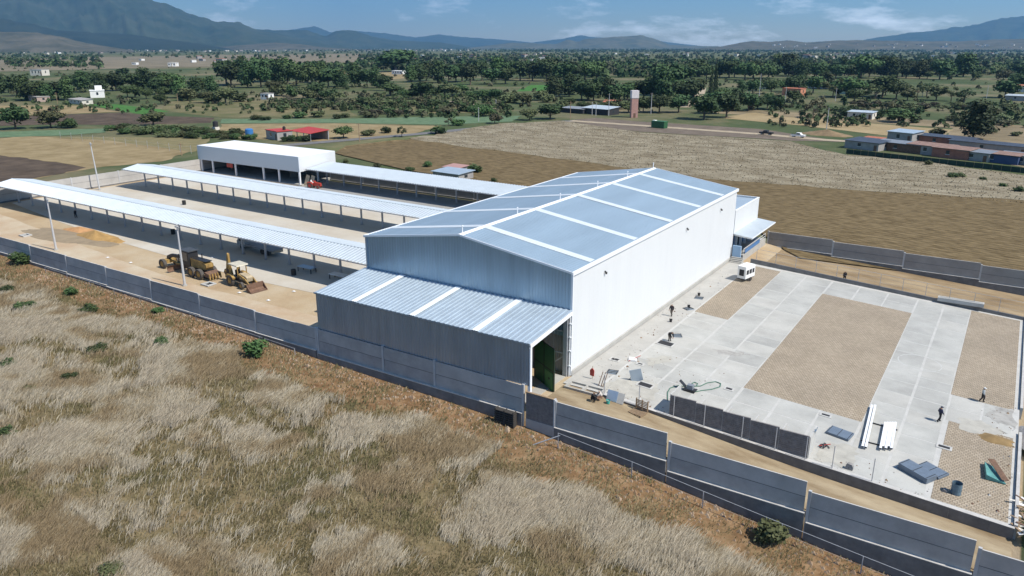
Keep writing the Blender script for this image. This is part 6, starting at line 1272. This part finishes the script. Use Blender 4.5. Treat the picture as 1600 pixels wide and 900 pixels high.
for i in range(2200):
    x = r3.uniform(-95, 44); y = -9.5-abs(r3.normal())*2.2; s = r3.uniform(.06, .22)*(1.6 if r3.random() < .06 else 1); z = ztf(x, y)
    mb.add([(x-s, y-s*.6, z-.03), (x+s, y-s*.7, z-.03), (x+s*.7, y+s, z-.03), (x-s*.8, y+s*.7, z-.03), (x+s*.1, y, z+s*1.1)], [(0, 1, 4), (1, 2, 4), (2, 3, 4), (3, 0, 4)])
mb.build('soil_clods', mat('reddish_clods', (.22, .13, .07), .95, 0, c2=(.36, .28, .2), vscale=.6), label='clods and stones along the wall foot', kind='stuff')

def tufts(name, label, n, px, lift, hh_, ww_, pal, seed):
    r2 = np.random.default_rng(seed); Q = np.array([GF(x, y, ztf)[:2] for x, y in px]); lo, hi = Q.min(0), Q.max(0); P = []
    def inside(p):
        x, y = p[:, 0], p[:, 1]; r_ = np.zeros(len(p), bool)
        for (x0, y0), (x1, y1) in zip(Q, np.roll(Q, -1, 0)):
            cnd = (y0 > y) != (y1 > y); xi = (x1-x0)*(y-y0)/np.where(y1 == y0, 1e-9, y1-y0)+x0; r_ ^= cnd & (x < xi)
        return r_
    while sum(map(len, P)) < n:
        p = r2.uniform(lo, hi, (n, 2)); P.append(p[inside(p)])
    p = np.concatenate(P)[:n]; z = zt(p[:, 0], p[:, 1])+lift; b0 = np.stack([p[:, 0], p[:, 1], z], 1); s = r2.uniform(.5, 1.3, (n, 1)); a_ = r2.uniform(0, 3.14, n)
    sd = np.stack([np.cos(a_), np.sin(a_), 0*a_], 1)*ww_*s; up_ = np.stack([r2.normal(size=n)*.25, r2.normal(size=n)*.25, np.ones(n)], 1)*hh_*s
    V = np.stack([b0-sd, b0+sd, b0+up_+sd*.5, b0+up_*.9-sd*.6], 1).reshape(-1, 3); pal = np.array(pal)
    link(name, np_mesh(name, V, np.arange(4*n).reshape(n, 4), attr_mat(name+'_blades'), np.repeat(pal[r2.integers(0, len(pal), n)]*r2.uniform(.75, 1.25, (n, 1)), 4, 0)), None, label, None, None, 'stuff')
tufts('field_grass', 'rough dry grass tufts on the bleached field', 16000, [(640, 219), (800, 241), (1000, 267), (1130, 284), (1300, 297), (1720, 329), (1720, 292), (1460, 256), (1320, 243), (1235, 222), (1000, 208), (880, 190), (780, 194)], .3, .16, .15, [(.20, .16, .10), (.25, .21, .14), (.30, .255, .175), (.18, .155, .09), (.27, .23, .155)], 31)

r3 = np.random.default_rng(12); mb = MB()
for i in range(520):
    k = i % 4
    if k == 0: x, y = r3.uniform(.5, 5), r3.uniform(-2, 50)
    elif k == 1: x, y = r3.uniform(4, 42), -2+abs(r3.normal())*1.3
    elif k == 2: x, y = 42.6-abs(r3.normal())*1.2, r3.uniform(-1.5, 24)
    else: x, y = r3.uniform(.5, 14), r3.uniform(-1.8, 12)
    s = r3.uniform(.03, .10)*(2.2 if r3.random() < .08 else 1); z = zslab(x)+.012; q = r3.uniform(0, 3); cq, sq = math.cos(q)*s, math.sin(q)*s*.7
    mb.add([(x-cq, y-sq, z), (x+sq, y-cq, z), (x+cq, y+sq, z), (x-sq, y+cq, z), (x, y, z+s*.9)], [(0, 1, 4), (1, 2, 4), (2, 3, 4), (3, 0, 4)], int(r3.integers(0, 4)))
mb.build('yard_rubble', [gravm, woodm, conc, rustm], label='small bits of rubble and wood strewn over the yard', kind='stuff')

# ================================================================ HAZE
mb = MB(); mb.box(-24000, 20000, -5000, 24500, -396, 1900)
hz = mb.build('haze', bpy.data.materials.new('valley_haze'), label='pale blue air over the valley', kind='stuff')
hm = hz.data.materials[0]; hm.use_nodes = True; n = hm.node_tree; n.nodes.clear(); ov_ = n.nodes.new('ShaderNodeOutputMaterial'); pv = n.nodes.new('ShaderNodeVolumePrincipled')
pv.inputs['Color'].default_value = (.26, .585, 1, 1); pv.inputs['Density'].default_value = 5.8e-5; pv.inputs['Anisotropy'].default_value = .2
n.links.new(pv.outputs[0], ov_.inputs['Volume'])
